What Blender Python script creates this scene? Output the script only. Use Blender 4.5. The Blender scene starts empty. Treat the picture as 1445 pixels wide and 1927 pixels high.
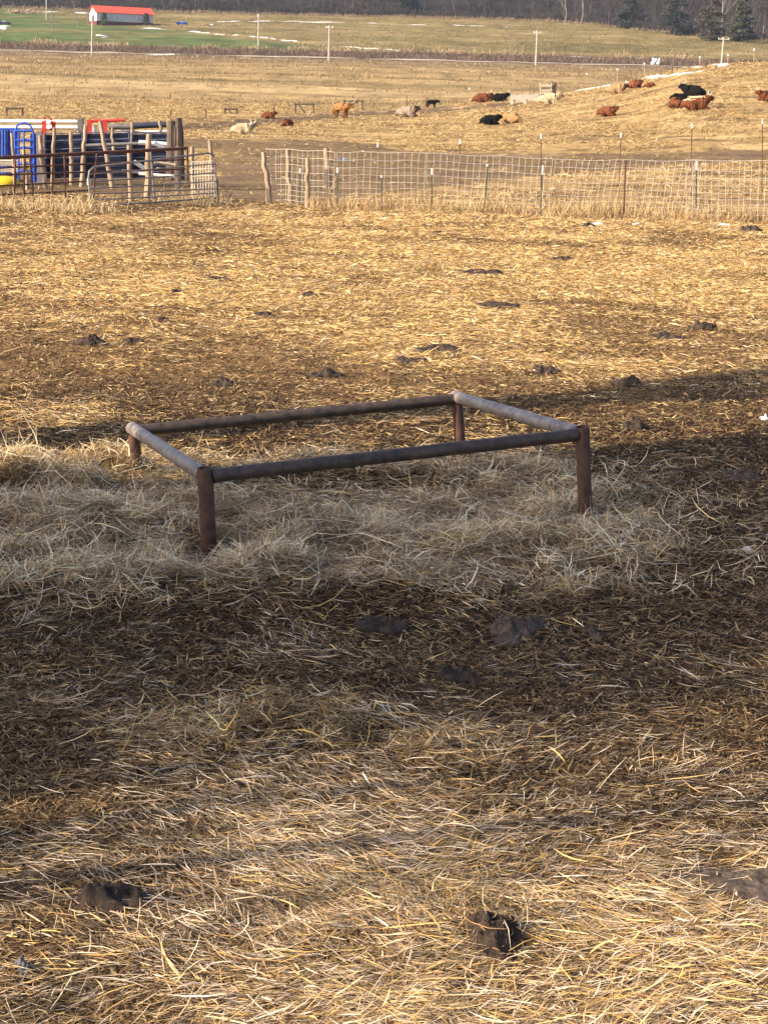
import bpy, math, random
import numpy as np
from mathutils import Vector, Matrix
R = math.radians
rng = np.random.default_rng(7)
random.seed(7)
scn = bpy.context.scene
col = scn.collection

# ------------------------------------------------------------------ camera
F, CX, CY, H = 2900.0, 722.5, 963.5, 3.3          # photograph pixels, eye height in metres
PITCH, ROLL = math.atan(813.5 / F), R(-1.72)
fw = np.array([0, math.cos(PITCH), -math.sin(PITCH)])
up0 = np.array([0, math.sin(PITCH), math.cos(PITCH)]); r0 = np.array([1.0, 0, 0])
cr = r0 * math.cos(ROLL) - up0 * math.sin(ROLL)
cu = up0 * math.cos(ROLL) + r0 * math.sin(ROLL)
cam = bpy.data.cameras.new('camera'); camo = bpy.data.objects.new('camera', cam); col.objects.link(camo)
cam.sensor_fit = 'VERTICAL'; cam.sensor_height = 24; cam.lens = 24 * F / 1927
cam.clip_start = 0.1; cam.clip_end = 6000
mw = Matrix.Identity(4)
for i in range(3):
    mw[i][0] = cr[i]; mw[i][1] = cu[i]; mw[i][2] = -fw[i]
mw[2][3] = H
camo.matrix_world = mw
scn.camera = camo

# ------------------------------------------------------------------ sky, sun, exposure
SUN_EL, SHAD = R(30), R(25)                       # elevation; shadows run right and away
w = bpy.data.worlds.new('World'); scn.world = w; w.use_nodes = True
wn = w.node_tree; bg = wn.nodes['Background']
sky = wn.nodes.new('ShaderNodeTexSky'); sky.sky_type = 'NISHITA'; sky.sun_disc = False
sky.sun_elevation = SUN_EL; sky.sun_rotation = math.atan2(-math.cos(SHAD), -math.sin(SHAD))
sky.air_density = 0.7; sky.dust_density = 3.0; sky.ozone_density = 1.0
wn.links.new(sky.outputs[0], bg.inputs[0]); bg.inputs[1].default_value = 0.15
sl = bpy.data.lights.new('sun', 'SUN'); sl.energy = 4.7; sl.angle = R(0.53); sl.color = (1.0, 0.83, 0.60)
so = bpy.data.objects.new('sun', sl); col.objects.link(so); so.location = (-30, -10, 40)
so.rotation_euler = Vector((math.cos(SHAD) * math.cos(SUN_EL), math.sin(SHAD) * math.cos(SUN_EL), -math.sin(SUN_EL))).to_track_quat('-Z', 'Y').to_euler()
vs = scn.view_settings; vs.view_transform = 'Standard'; vs.look = 'None'; vs.exposure = 1.12; vs.gamma = 1
scn.render.engine = 'CYCLES'
scn.cycles.max_bounces = 5; scn.cycles.diffuse_bounces = 3; scn.cycles.glossy_bounces = 2; scn.cycles.volume_bounces = 0

# ------------------------------------------------------------------ helpers: pixels, noise, terrain
def proj(P):
    P = np.asarray(P, float) - np.array([0, 0, H]); z = np.maximum(P @ fw, 1e-3)
    return CX + F * (P @ cr) / z, CY - F * (P @ cu) / z
def ray(px, py): return fw + cr * (px - CX) / F - cu * (py - CY) / F
def at(px, py, Y):
    d = ray(px, py); return np.array([0, 0, H]) + d * (Y / d[1])
def hash2(ix, iy, s):
    h = (ix.astype(np.int64) * 374761393 + iy.astype(np.int64) * 668265263 + s * 1442695041) & 0xffffffff
    h = ((h ^ (h >> 13)) * 1274126177) & 0xffffffff
    return ((h ^ (h >> 16)) & 0xffff) / 65535.0
def vnoise(x, y, s=0):
    x = np.asarray(x, float); y = np.asarray(y, float)
    ix = np.floor(x); iy = np.floor(y); fx = x - ix; fy = y - iy
    fx = fx * fx * (3 - 2 * fx); fy = fy * fy * (3 - 2 * fy)
    a = hash2(ix, iy, s); b = hash2(ix + 1, iy, s); c = hash2(ix, iy + 1, s); d = hash2(ix + 1, iy + 1, s)
    return (a * (1 - fx) + b * fx) * (1 - fy) + (c * (1 - fx) + d * fx) * fy
def fbm(x, y, s=0, o=4):
    t = 0; a = 0.5
    for k in range(o):
        t = t + a * vnoise(x * 2 ** k + 17.3 * k, y * 2 ** k - 9.1 * k, s + k); a *= .5
    return t / (1 - .5 ** o)
def sstep(a, b, x):
    t = np.clip((x - a) / (b - a), 0, 1); return t * t * (3 - 2 * t)
BY = [-50, 0, 165, 200, 250, 390, 397, 405, 414, 432, 600, 700, 760, 1000, 1600]
BZ = [0, 0, 0, .5, 2.1, 7.5, 8.05, 8.15, 8.8, 10.1, 21.2, 29.6, 37, 95, 190]
HX = [-100, 0, 7.5, 14, 24.5, 30.3, 36, 42.4, 60, 120]
HZ = [0, .05, .6, 1.6, 3.5, 5.3, 5.95, 6.3, 6.6, 7]
def terrain(x, y):
    x = np.asarray(x, float); y = np.asarray(y, float)
    z = np.interp(y, BY, BZ)
    z = (z + np.interp(y - 6, BY, BZ) + np.interp(y + 6, BY, BZ)) / 3
    z = z + np.where(y > 250, .006 * x * sstep(250, 390, y), 0)
    p = sstep(58, 172, y) * (1 - sstep(178, 245, y))
    z = z + np.interp(x * 170 / np.maximum(y, 90), HX, HZ) * p
    z = z + (fbm(x / 9, y / 9, 3) - .5) * .5 * sstep(30, 90, y) * (1 + sstep(300, 500, y))
    z = z + (fbm(x / 1.7, y / 1.7, 5, 3) - .5) * (.05 + .10 * sstep(16, 60, y))
    near = 1 - sstep(16, 45, y)
    z = z + (fbm(x / .35, y / .35, 8, 3) - .5) * .055 * near
    def g(cx_, cy_, sx, sy, a): return a * np.exp(-((x - cx_) / sx) ** 2 - ((y - cy_) / sy) ** 2)
    z = z + g(-.2, 11.0, 2.0, .8, .05) + g(-.7, 9.6, 1.7, .40, .15) + g(-2.3, 10.9, .8, .5, .08) + g(-1.28, 10.25, .3, .4, -.09) + g(1.0, 10.6, .9, .4, .06) + g(-3.1, 12.2, .7, .4, .15) + g(-2.35, 12.95, .3, .25, .10) + g(-.3, 12.9, .9, .3, .09)
    z = z + g(.65, 13.8, .5, .4, -.08) + g(-1.5, 13.6, 1.2, .5, -.06) + g(1.5, 12.6, .6, .5, .05) + g(.2, 5.5, .45, .25, .07) + g(-.4, 7.6, .5, .25, .06)
    return z
def hit(px, py, y0=4.0):
    d = ray(px, py); ys = np.geomspace(y0, 1400, 6000)
    P = np.array([0, 0, H]) + d[None] * (ys / d[1])[:, None]
    k = np.argmax(P[:, 2] < terrain(P[:, 0], P[:, 1]))
    p = P[k]; p[2] = float(terrain(p[0], p[1])); return p
def tz(x, y): return float(terrain(x, y))

# ------------------------------------------------------------------ helpers: materials
def mat(name, c, rough=.8, noise=None, nscale=20, bump=0, metal=0, attr=False, spec=.3, stretch=(1, 1, 1), translucent=0):
    m = bpy.data.materials.new(name); m.use_nodes = True; nt = m.node_tree; b = nt.nodes['Principled BSDF']
    b.inputs['Roughness'].default_value = rough; b.inputs['Metallic'].default_value = metal
    b.inputs['Specular IOR Level'].default_value = spec
    src = None
    if attr:
        a = nt.nodes.new('ShaderNodeAttribute'); a.attribute_name = 'Col'; src = a.outputs['Color']
    tex = None
    if noise is not None or bump:
        tc = nt.nodes.new('ShaderNodeTexCoord'); mp = nt.nodes.new('ShaderNodeMapping'); mp.inputs['Scale'].default_value = stretch
        nt.links.new(tc.outputs['Object'], mp.inputs['Vector'])
        tex = nt.nodes.new('ShaderNodeTexNoise'); tex.inputs['Scale'].default_value = nscale; tex.inputs['Detail'].default_value = 8; tex.inputs['Roughness'].default_value = .65
        nt.links.new(mp.outputs[0], tex.inputs['Vector'])
    if noise is not None:
        rp = nt.nodes.new('ShaderNodeValToRGB'); rp.color_ramp.elements[0].position = .35; rp.color_ramp.elements[1].position = .65
        rp.color_ramp.elements[0].color = (*noise, 1); rp.color_ramp.elements[1].color = (*c, 1)
        nt.links.new(tex.outputs['Fac'], rp.inputs[0])
        if src is None: src = rp.outputs[0]
        else:
            mx = nt.nodes.new('ShaderNodeMix'); mx.data_type = 'RGBA'; mx.blend_type = 'MULTIPLY'; mx.inputs[0].default_value = 1
            nt.links.new(src, mx.inputs[6]); nt.links.new(rp.outputs[0], mx.inputs[7]); src = mx.outputs[2]
    if src is not None: nt.links.new(src, b.inputs['Base Color'])
    else: b.inputs['Base Color'].default_value = (*c, 1)
    if bump:
        bp = nt.nodes.new('ShaderNodeBump'); bp.inputs['Strength'].default_value = 1; bp.inputs['Distance'].default_value = bump
        nt.links.new(tex.outputs['Fac'], bp.inputs['Height']); nt.links.new(bp.outputs[0], b.inputs['Normal'])
    if translucent:
        tr = nt.nodes.new('ShaderNodeBsdfTranslucent'); ms = nt.nodes.new('ShaderNodeMixShader'); ms.inputs[0].default_value = translucent
        if src is not None: nt.links.new(src, tr.inputs[0])
        else: tr.inputs[0].default_value = (*c, 1)
        out = nt.nodes['Material Output']
        nt.links.new(b.outputs[0], ms.inputs[1]); nt.links.new(tr.outputs[0], ms.inputs[2]); nt.links.new(ms.outputs[0], out.inputs[0])
    return m
M = dict(
    straw=mat('straw', (1, 1, 1), .8, attr=True, spec=.1, translucent=.12),
    ground=mat('trampled_ground', (1.35, 1.3, 1.25), .95, noise=(.5, .5, .5), nscale=9, bump=.03, attr=True, spec=.1),
    farground=mat('field', (1.25, 1.25, 1.2), .95, noise=(.72, .72, .74), nscale=2.5, bump=.08, attr=True, spec=.05),
    pipe=mat('rusted_pipe', (.085, .058, .042), .48, noise=(.024, .019, .018), nscale=16, bump=.002, spec=.4),
    pipeleg=mat('rusted_leg', (.12, .058, .038), .6, noise=(.05, .028, .02), nscale=12, bump=.002, spec=.35),
    pipeworn=mat('worn_pipe', (.25, .22, .205), .42, noise=(.09, .068, .055), nscale=13, bump=.0015, spec=.5),
    dung=mat('dried_dung', (.062, .040, .028), .85, noise=(.016, .011, .009), nscale=16, bump=.03, spec=.3),
    dungpale=mat('weathered_dung', (.13, .097, .077), .95, noise=(.04, .03, .024), nscale=18, bump=.02, spec=.2),
    wood=mat('weathered_post', (.41, .30, .205), .9, noise=(.20, .14, .095), nscale=9, bump=.01, stretch=(1, 1, .2)),
    wooddark=mat('dark_bark', (.12, .09, .07), .95, noise=(.05, .04, .03), nscale=9, bump=.02, stretch=(1, 1, .3)),
    wire=mat('galvanised_wire', (.56, .52, .46), .5, spec=.5),
    tpost=mat('green_post', (.05, .075, .05), .7, noise=(.09, .07, .05), nscale=5),
    white=mat('white_plastic', (.85, .83, .78), .6),
    bluepaint=mat('blue_paint', (.02, .085, .48), .5, noise=(.012, .045, .24), nscale=4),
    navy=mat('navy_steel', (.035, .045, .075), .4, noise=(.02, .025, .04), nscale=5),
    blacksheet=mat('black_sheet', (.011, .019, .055), .5, noise=(.006, .009, .022), nscale=2),
    greysteel=mat('grey_steel', (.15, .145, .15), .5, noise=(.09, .08, .075), nscale=6, spec=.5),
    darksteel=mat('dark_steel', (.08, .11, .20), .5, noise=(.05, .052, .065), nscale=6),
    galv=mat('galvanised_pipe', (.72, .68, .62), .45, noise=(.6, .55, .5), nscale=5),
    redpaint=mat('red_paint', (.48, .035, .03), .5, noise=(.33, .02, .02), nscale=6),
    rust=mat('brown_rust', (.13, .055, .035), .7, noise=(.07, .03, .022), nscale=8),
    gategrey=mat('grey_gate_tube', (.23, .21, .19), .5, noise=(.13, .11, .10), nscale=6, spec=.5),
    violet=mat('grey_violet_sheet', (.16, .15, .19), .6, noise=(.12, .11, .13), nscale=3),
    yellow=mat('yellow_plastic', (.65, .47, .02), .5, noise=(.4, .36, .02), nscale=3),
    pole=mat('pale_pole', (.50, .45, .38), .9, noise=(.36, .32, .27), nscale=1.5),
    roofred=mat('red_metal_roof', (.60, .10, .055), .45, noise=(.52, .07, .04), nscale=.6),
    wall=mat('white_siding', (.66, .65, .63), .7, noise=(.56, .55, .54), nscale=.5),
    brick=mat('dark_red_brick', (.13, .04, .03), .9, noise=(.08, .025, .02), nscale=3),
    glass=mat('pale_window', (.46, .47, .48), .35, noise=(.36, .37, .40), nscale=.7, spec=.5),
    shrub=mat('evergreen', (1, 1, 1), .8, attr=True),
    bark=mat('pale_bark', (.27, .235, .21), .9, noise=(.15, .125, .11), nscale=1.2),
    bareb=mat('bare_wood', (1, 1, 1), .9, attr=True),
    snow=mat('old_snow', (.72, .72, .74), .8, noise=(.5, .49, .48), nscale=3, bump=.02),
    road=mat('asphalt', (.36, .30, .235), .95, noise=(.29, .24, .19), nscale=1, spec=.05),
    plank=mat('pale_board', (.50, .43, .34), .9, noise=(.34, .28, .21), nscale=4),
    concrete=mat('pale_concrete', (.48, .42, .36), .9, noise=(.36, .31, .26), nscale=2),
    horn=mat('horn', (.55, .46, .34), .5),
    stone=mat('bluish_stone', (.13, .13, .15), .8, noise=(.07, .07, .08), nscale=20, bump=.01),
    silo=mat('silo_concrete', (.42, .40, .38), .9, noise=(.32, .30, .28), nscale=1.2, bump=.01),
)

# ------------------------------------------------------------------ helpers: meshes and objects
def np_mesh(name, V, Fq, colr=None, smooth=False, k=4):
    """V (n,3), Fq (m,k) -> mesh"""
    me = bpy.data.meshes.new(name); V = np.asarray(V, np.float32); Fq = np.asarray(Fq, np.int32)
    me.vertices.add(len(V)); me.vertices.foreach_set('co', V.ravel())
    me.loops.add(Fq.size); me.loops.foreach_set('vertex_index', Fq.ravel())
    me.polygons.add(len(Fq)); me.polygons.foreach_set('loop_start', np.arange(len(Fq), dtype=np.int32) * k)
    if smooth: me.polygons.foreach_set('use_smooth', np.ones(len(Fq), bool))
    if colr is not None:
        c = np.ones((len(V), 4), np.float32); c[:, :3] = colr
        me.color_attributes.new('Col', 'FLOAT_COLOR', 'POINT').data.foreach_set('color', c.ravel())
    me.update(calc_edges=True)
    return me
def link(name, me, m=None, parent=None):
    o = bpy.data.objects.new(name, me); col.objects.link(o)
    if m is not None and me is not None: me.materials.append(m)
    if parent is not None: o.parent = parent
    return o
def tag(o, label=None, cat=None, group=None, kind=None):
    if label: o['label'] = label
    if cat: o['category'] = cat
    if group: o['group'] = group
    if kind: o['kind'] = kind
    return o
def thing(name, loc, label, cat, group=None):
    o = bpy.data.objects.new(name, None); col.objects.link(o); o.empty_display_size = .1
    o.location = [float(v) for v in loc]
    return tag(o, label, cat, group)
class MB:
    """collects tubes, boxes and lumps into one mesh (all shapes in world metres, origin subtracted at build)"""
    def __init__(s): s.v = []; s.f = []; s.c = []
    def add(s, V, Fs, c=None):
        n = len(s.v); s.v += [tuple(map(float, p)) for p in V]; s.f += [tuple(i + n for i in f) for f in Fs]
        s.c += [c or (1, 1, 1)] * len(V)
    def tube(s, pts, rad, n=8, cap=True, c=None, open_top=False):
        pts = [np.asarray(p, float) for p in pts]; k = len(pts)
        rad = [rad] * k if np.isscalar(rad) else rad
        V = []; Fs = []; prev = None
        for i in range(k):
            t = pts[min(i + 1, k - 1)] - pts[max(i - 1, 0)]; t = t / (np.linalg.norm(t) + 1e-9)
            a = prev if prev is not None else (np.array([0, 0, 1.0]) if abs(t[2]) < .9 else np.array([1.0, 0, 0]))
            sde = a - t * (a @ t); sde /= (np.linalg.norm(sde) + 1e-9); b = np.cross(t, sde); prev = sde
            for j in range(n):
                an = 2 * math.pi * j / n; V.append(pts[i] + rad[i] * (math.cos(an) * sde + math.sin(an) * b))
        for i in range(k - 1):
            for j in range(n):
                j2 = (j + 1) % n; Fs.append((i * n + j, i * n + j2, (i + 1) * n + j2, (i + 1) * n + j))
        if cap: Fs.append(tuple(range(n - 1, -1, -1))); Fs.append(tuple((k - 1) * n + j for j in range(n)))
        s.add(V, Fs, c)
    def box(s, a, b, c=None, rz=0, ctr=None):
        x0, y0, z0 = a; x1, y1, z1 = b
        V = [(x0, y0, z0), (x1, y0, z0), (x1, y1, z0), (x0, y1, z0), (x0, y0, z1), (x1, y0, z1), (x1, y1, z1), (x0, y1, z1)]
        s.add(V, [(3, 2, 1, 0), (4, 5, 6, 7), (0, 1, 5, 4), (1, 2, 6, 5), (2, 3, 7, 6), (3, 0, 4, 7)], c)
    def slab(s, p00, p10, p11, p01, th):
        """a quad given by corners, with thickness"""
        P = [np.asarray(p, float) for p in (p00, p10, p11, p01)]
        n = np.cross(P[1] - P[0], P[3] - P[0]); n = n / np.linalg.norm(n) * th / 2
        V = [p + n for p in P] + [p - n for p in P]
        s.add(V, [(0, 1, 2, 3), (7, 6, 5, 4), (0, 4, 5, 1), (1, 5, 6, 2), (2, 6, 7, 3), (3, 7, 4, 0)])
    def build(s, name, m, parent=None, smooth=True, colr=False):
        off = np.array(parent.location) if parent is not None else np.zeros(3)
        if parent is not None and parent.parent is not None: off = off + np.array(parent.parent.location)
        me = bpy.data.meshes.new(name); me.from_pydata([tuple(np.array(p) - off) for p in s.v], [], s.f)
        if smooth: me.shade_smooth(); me.set_sharp_from_angle(angle=R(40))
        if colr:
            c = np.ones((len(s.v), 4), np.float32); c[:, :3] = s.c
            me.color_attributes.new('Col', 'FLOAT_COLOR', 'POINT').data.foreach_set('color', c.ravel())
        return link(name, me, m, parent)
def solo(name, mb, m, label, cat, group=None, smooth=True, origin=None, kind=None, colr=False):
    """one mesh that is a thing of its own, origin at its base"""
    o = mb.build(name, m, None, smooth, colr)
    V = np.array(mb.v); org = np.array([V[:, 0].mean(), V[:, 1].mean(), V[:, 2].min()]) if origin is None else np.asarray(origin)
    o.data.transform(Matrix.Translation(-Vector(org))); o.location = org.tolist()
    return tag(o, label, cat, group, kind)
def strands(n, P, L, W, yaw, pit, colr, segs=3, curl=.15, sway=.12, roll=None, taper=.75, flat=True):
    """n ribbons centred on P -> vertices, quads, colours"""
    if roll is None: roll = rng.normal(0, .5, n)
    t = np.stack([np.cos(yaw) * np.cos(pit), np.sin(yaw) * np.cos(pit), np.sin(pit)], 1)
    s0 = np.stack([-np.sin(yaw), np.cos(yaw), np.zeros(n)], 1); n0 = np.cross(t, s0)
    s = s0 * np.cos(roll)[:, None] + n0 * np.sin(roll)[:, None]
    c1 = rng.normal(0, curl, n) * L; c2 = rng.normal(0, sway, n) * L
    V = np.empty((n, segs + 1, 2, 3), np.float32)
    for i in range(segs + 1):
        u = i / segs - .5
        p = P + t * (L * u)[:, None] + n0 * (c1 * (u * u - .08) * -2)[:, None] + s0 * (c2 * (u * u - .08) * 2)[:, None]
        wd = (W / 2 * (1 - taper * (abs(u) * 2) ** 3))[:, None] * s
        V[:, i, 0] = p - wd; V[:, i, 1] = p + wd
    b = (np.arange(n) * (segs + 1) * 2)[:, None]
    q = np.stack([np.stack([b[:, 0] + 2 * i, b[:, 0] + 2 * i + 1, b[:, 0] + 2 * i + 3, b[:, 0] + 2 * i + 2], 1) for i in range(segs)], 1).reshape(-1, 4)
    C = np.repeat(np.asarray(colr, np.float32)[:, None], (segs + 1) * 2, 1).reshape(-1, 3)
    return V.reshape(-1, 3), q, C
def ribbons(name, parts, m, label, cat=None, kind='stuff', group=None):
    Vs, Qs, Cs = [], [], []; n = 0
    for V, q, C in parts: Vs.append(V); Qs.append(q + n); Cs.append(C); n += len(V)
    o = link(name, np_mesh(name, np.concatenate(Vs), np.concatenate(Qs), np.concatenate(Cs)), m)
    return tag(o, label, cat, group, kind)

# ------------------------------------------------------------------ how much straw lies where, and what the soil is like
CP = np.array([  # photograph px, py, straw cover (thin on mud, lowered further to darken shade), greyness (weathered hay)
    (0, 420, .60, .1), (250, 430, .62, .1), (0, 500, .85, 0), (350, 470, .95, 0), (722, 450, 1.00, 0), (1100, 470, 1.00, 0), (1440, 470, .85, 0), (0, 600, 0.70, .1),
    (350, 560, 1.00, 0), (722, 560, 1.05, 0), (1100, 560, 1.05, 0), (1440, 560, 0.95, 0), (0, 680, 0.40, .1), (350, 660, 0.60, .1), (722, 650, 0.85, 0), (1100, 650, 0.85, 0), (1440, 650, 0.50, .1),
    (0, 760, 0.20, .2), (350, 740, 0.30, .1), (722, 720, 0.52, .1), (1100, 730, .5, .1), (1440, 730, 0.20, .2), (100, 840, .04, .3), (350, 812, .05, .2), (560, 815, .04, .2), (740, 798, .05, .2), (450, 845, .08, .2), (840, 825, .12, .3), (680, 825, .1, .2), (500, 800, 0.08, .2), (700, 790, 0.10, .2), (1000, 770, 0.25, .2), (1250, 820, 0.08, .3), (1440, 830, 0.04, .4),
    (100, 915, .9, .3), (260, 860, .8, .3), (420, 850, .25, .3), (600, 860, .85, .3), (800, 860, .8, .4), (960, 860, .85, .6), (1200, 900, 0.30, .6), (1400, 950, 0.06, .6), (300, 960, .9, .7), (0, 1000, .85, .6), (700, 980, 1, .8), (1000, 960, 1, .8),
    (100, 1090, .8, .7), (400, 1090, .95, .8), (700, 1100, .95, .7), (1000, 1080, .85, .7), (1250, 1080, 0.30, .5), (1440, 1100, 0.10, .5), (100, 1200, 0.50, .5), (400, 1220, 0.45, .6), (720, 1210, 0.12, .4), (1000, 1210, 0.25, .5), (1300, 1200, 0.25, .3),
    (0, 1330, 0.15, .2), (350, 1330, 0.18, .3), (720, 1300, 0.14, .3), (1000, 1320, 0.22, .2), (1300, 1320, 0.34, .3), (0, 1450, 0.40, 0.30), (350, 1450, 0.60, 0.25), (720, 1440, 0.64, 0.30), (1000, 1450, 0.60, 0.40), (1300, 1450, 0.60, .4),
    (0, 1600, 0.60, 0.45), (350, 1600, 0.60, 0.50), (720, 1600, 0.60, 0.55), (1000, 1600, 0.56, 0.50), (1300, 1600, 0.60, 0.50), (0, 1780, 0.68, 0.50), (350, 1780, 0.68, 0.50), (720, 1780, 0.72, 0.35), (1000, 1780, 1, 0.25), (1300, 1780, 1, 0.25), (0, 1920, .7, .3), (722, 1920, .95, 0.35), (1440, 1920, 1, 0.25)], float)
CW = np.array([[(9570 / max(p[1] - (150 + .03 * (p[0] - 722)), 5)), p[0]] for p in CP])   # depth of each, to blend in ground terms
def cover(x, y):
    """straw cover and greyness at ground points (world metres), blended between hand-read places"""
    xs = np.array([(c[1] - CX) / F * c[0] for c in CW]); ys = CW[:, 0]
    s = np.zeros(len(x)); g = np.zeros(len(x))
    for i in range(0, len(x), 40000):
        xx, yy = x[i:i + 40000, None], y[i:i + 40000, None]
        sc = yy * .06 + .25
        d2 = ((xx - xs[None]) / sc) ** 2 + ((yy - ys[None]) / (sc * 1.3)) ** 2
        wt = 1 / (d2 + .12) ** 2
        wt = wt / wt.sum(1, keepdims=True)
        s[i:i + 40000] = wt @ CP[:, 2]; g[i:i + 40000] = wt @ CP[:, 3]
    return s, g
def inpoly(px, py, poly):
    r_ = np.zeros(px.shape, bool); j = len(poly) - 1
    for i in range(len(poly)):
        (xi, yi), (xj, yj) = poly[i], poly[j]
        r_ ^= ((yi > py) != (yj > py)) & (px < (xj - xi) * (py - yi) / ((yj - yi) or 1e-9) + xi); j = i
    return r_
MUDP = [[(330, 262), (520, 262), (700, 270), (760, 284), (1000, 290), (1445, 282), (1445, 300), (1000, 330), (640, 372), (500, 398), (470, 392), (410, 380), (400, 320), (420, 285), (330, 280)],
        [(340, 232), (640, 213), (860, 201), (1000, 190), (1000, 197), (860, 209), (640, 221), (345, 246)],
        [(-60, 318), (345, 322), (425, 366), (420, 386), (200, 388), (-60, 386)],
        [(-60, 384), (200, 386), (480, 386), (500, 396), (300, 404), (-60, 400)]]
def soil(x, y):
    """albedo of the ground sheet"""
    px, py = proj(np.stack([x, y, terrain(x, y)], 1))
    n1 = fbm(x / 1.3, y / 1.3, 21); n2 = fbm(x / .25, y / .25, 22); n3 = fbm(x / 12, y / 5, 23)
    n4 = fbm(x / 40, y / 9, 24); n5 = fbm(x / 3.5, y / 1.2, 25)
    def L(a, b, t): return a + (b - a) * np.clip(t, 0, 1)[:, None]
    V = lambda *c: np.array(c)[None]
    s, g = cover(x, np.minimum(y, 45))
    c = L(V(.034, .021, .014), V(.15, .088, .042), (s - .45) * 1.0 + (n2 - .5) * .9)
    c = L(c, V(.30, .19, .088) * (.55 + .9 * n2[:, None]), sstep(14.5, 18, y) * np.clip(s * 1.5 - .1, 0, .92))
    # beyond the wire fence: grazed straw-coloured pasture
    past = L(V(.29, .195, .088), V(.13, .085, .042), (n1 - .50) * 5); past = L(past, V(.42, .30, .145), (n5 - .5) * 4)
    past = L(past, V(.12, .08, .05), (n2 - .60) * 5 * (n3 > .45))
    t = sstep(38, 46, y + (n1 - .5) * 6); c = L(c, past, t)
    # flat hay field, the road bank, the slope behind
    fld = L(V(.215, .148, .07), V(.29, .205, .10), (n4 - .4) * 4); fld = L(fld, V(.15, .105, .046), sstep(.52, .62, fbm(x / 90, (y + x * .03) / 11, 31)) * .75)
    fld = L(fld, V(.34, .245, .125), sstep(215, 225, y) * (1 - sstep(240, 252, y)))
    fld = L(fld, V(.15, .11, .05), sstep(254, 259, y) * (1 - sstep(262, 270, y)) * .8)
    fld = L(fld, V(.17, .12, .07), sstep(340, 385, y + (n4 - .5) * 60))
    c = L(c, fld, sstep(176, 188, y + (n1 - .5) * 8) * (x * 170 / np.maximum(y, 1) < 70))
    bank = L(V(.09, .058, .042), V(.14, .095, .063), (n1 - .4) * 3)
    c = L(c, bank, sstep(405, 408, y))
    up = L(V(.17, .13, .055), V(.235, .175, .085), (n4 - .4) * 4); up = L(up, V(.135, .108, .045), (fbm(x / 60, y / 30, 33) - .5) * 5)
    c = L(c, up, sstep(430, 440, y + (n1 - .5) * 8))
    lawn = L(V(.068, .100, .032), V(.105, .120, .042), (n3 - .45) * 4); lawn = L(lawn, V(.16, .125, .058), (n4 - .55) * 5)
    c = L(c, lawn, sstep(436, 444, y + (n1 - .5) * 8) * (1 - sstep(-8, 8, (x + 14) + (y - 440) * .6 + (n3 - .5) * 12)))
    edge = 700 - 135 * sstep(55, 150, x)
    c = L(c, V(.034, .026, .023) * (.7 + .6 * n1[:, None]), sstep(-12, 4, y - edge + (n3 - .5) * 20))
    mot = fbm(x / 5, y / 6, 81, 4); mot2 = fbm(x / 1.6, y / 5, 82, 3)
    c = c * (1 + (np.clip((mot - .5) * 1.0, -.3, .3) + np.clip((mot2 - .5) * .6, -.2, .2)) * sstep(176, 200, y))[:, None]
    # mud
    mud = L(V(.055, .036, .028), V(.115, .08, .06), (n1 - .4) * 3)
    for i, p in enumerate(MUDP):
        jx, jy = px + (n3 - .5) * 60 + (n1 - .5) * 25, py + (n1 - .5) * 16
        c = L(c, mud, inpoly(jx, jy, p) * (.62, .8, .7, .6)[i] * (y < 190))
    return c

# ------------------------------------------------------------------ ground: one sheet from behind the camera to the hills
def make_ground():
    ys = [-9.0]
    while ys[-1] < 1600:
        y = ys[-1]; ys.append(y + (.4 if y < 3.9 else max(.04, .0075 * y)))
    ys = np.array(ys)
    uc = np.linspace(-.34, .34, 230); ue = np.geomspace(.345, 1.6, 40)
    us = np.concatenate([-ue[::-1], uc, ue])
    X = us[None] * (ys[:, None] + 3 + np.where(ys < 0, -ys, 0)[:, None] * 1.2 + 0 * us[None]); X = np.where(ys[:, None] < 4, us[None] * 7, X)
    Y = np.repeat(ys[:, None], len(us), 1)
    x, y = X.ravel(), Y.ravel(); z = terrain(x, y)
    nr, nc = X.shape; i = np.arange(nr - 1)[:, None] * nc + np.arange(nc - 1)[None]
    q = np.stack([i, i + 1, i + 1 + nc, i + nc], -1).reshape(-1, 4)
    me = np_mesh('ground', np.stack([x, y, z], 1), q, soil(x, y), smooth=True)
    o = link('ground', me, M['ground']); me.materials.append(M['farground'])
    fy = Y[:-1, :-1].ravel(); me.polygons.foreach_set('material_index', (fy > 60).astype(np.int32))
    return tag(o, kind='structure')
make_ground()
# road across the valley
def strip(name, xs, yf, wid, m, lift, kind='structure'):
    V = []; q = []
    for i, x in enumerate(xs):
        for k in range(5):
            y = yf(x) + wid * (k / 4 - .5); V.append((x, y, tz(x, y) + lift))
        if i:
            for k in range(4): a = (i - 1) * 5 + k; q.append((a, a + 5, a + 6, a + 1))
    return tag(link(name, np_mesh(name, V, q, smooth=True), m), kind=kind)
strip('road', np.linspace(-420, 420, 240), lambda x: 401 + 2 * math.sin(x / 90), 5.0, M['road'], .12)

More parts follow.
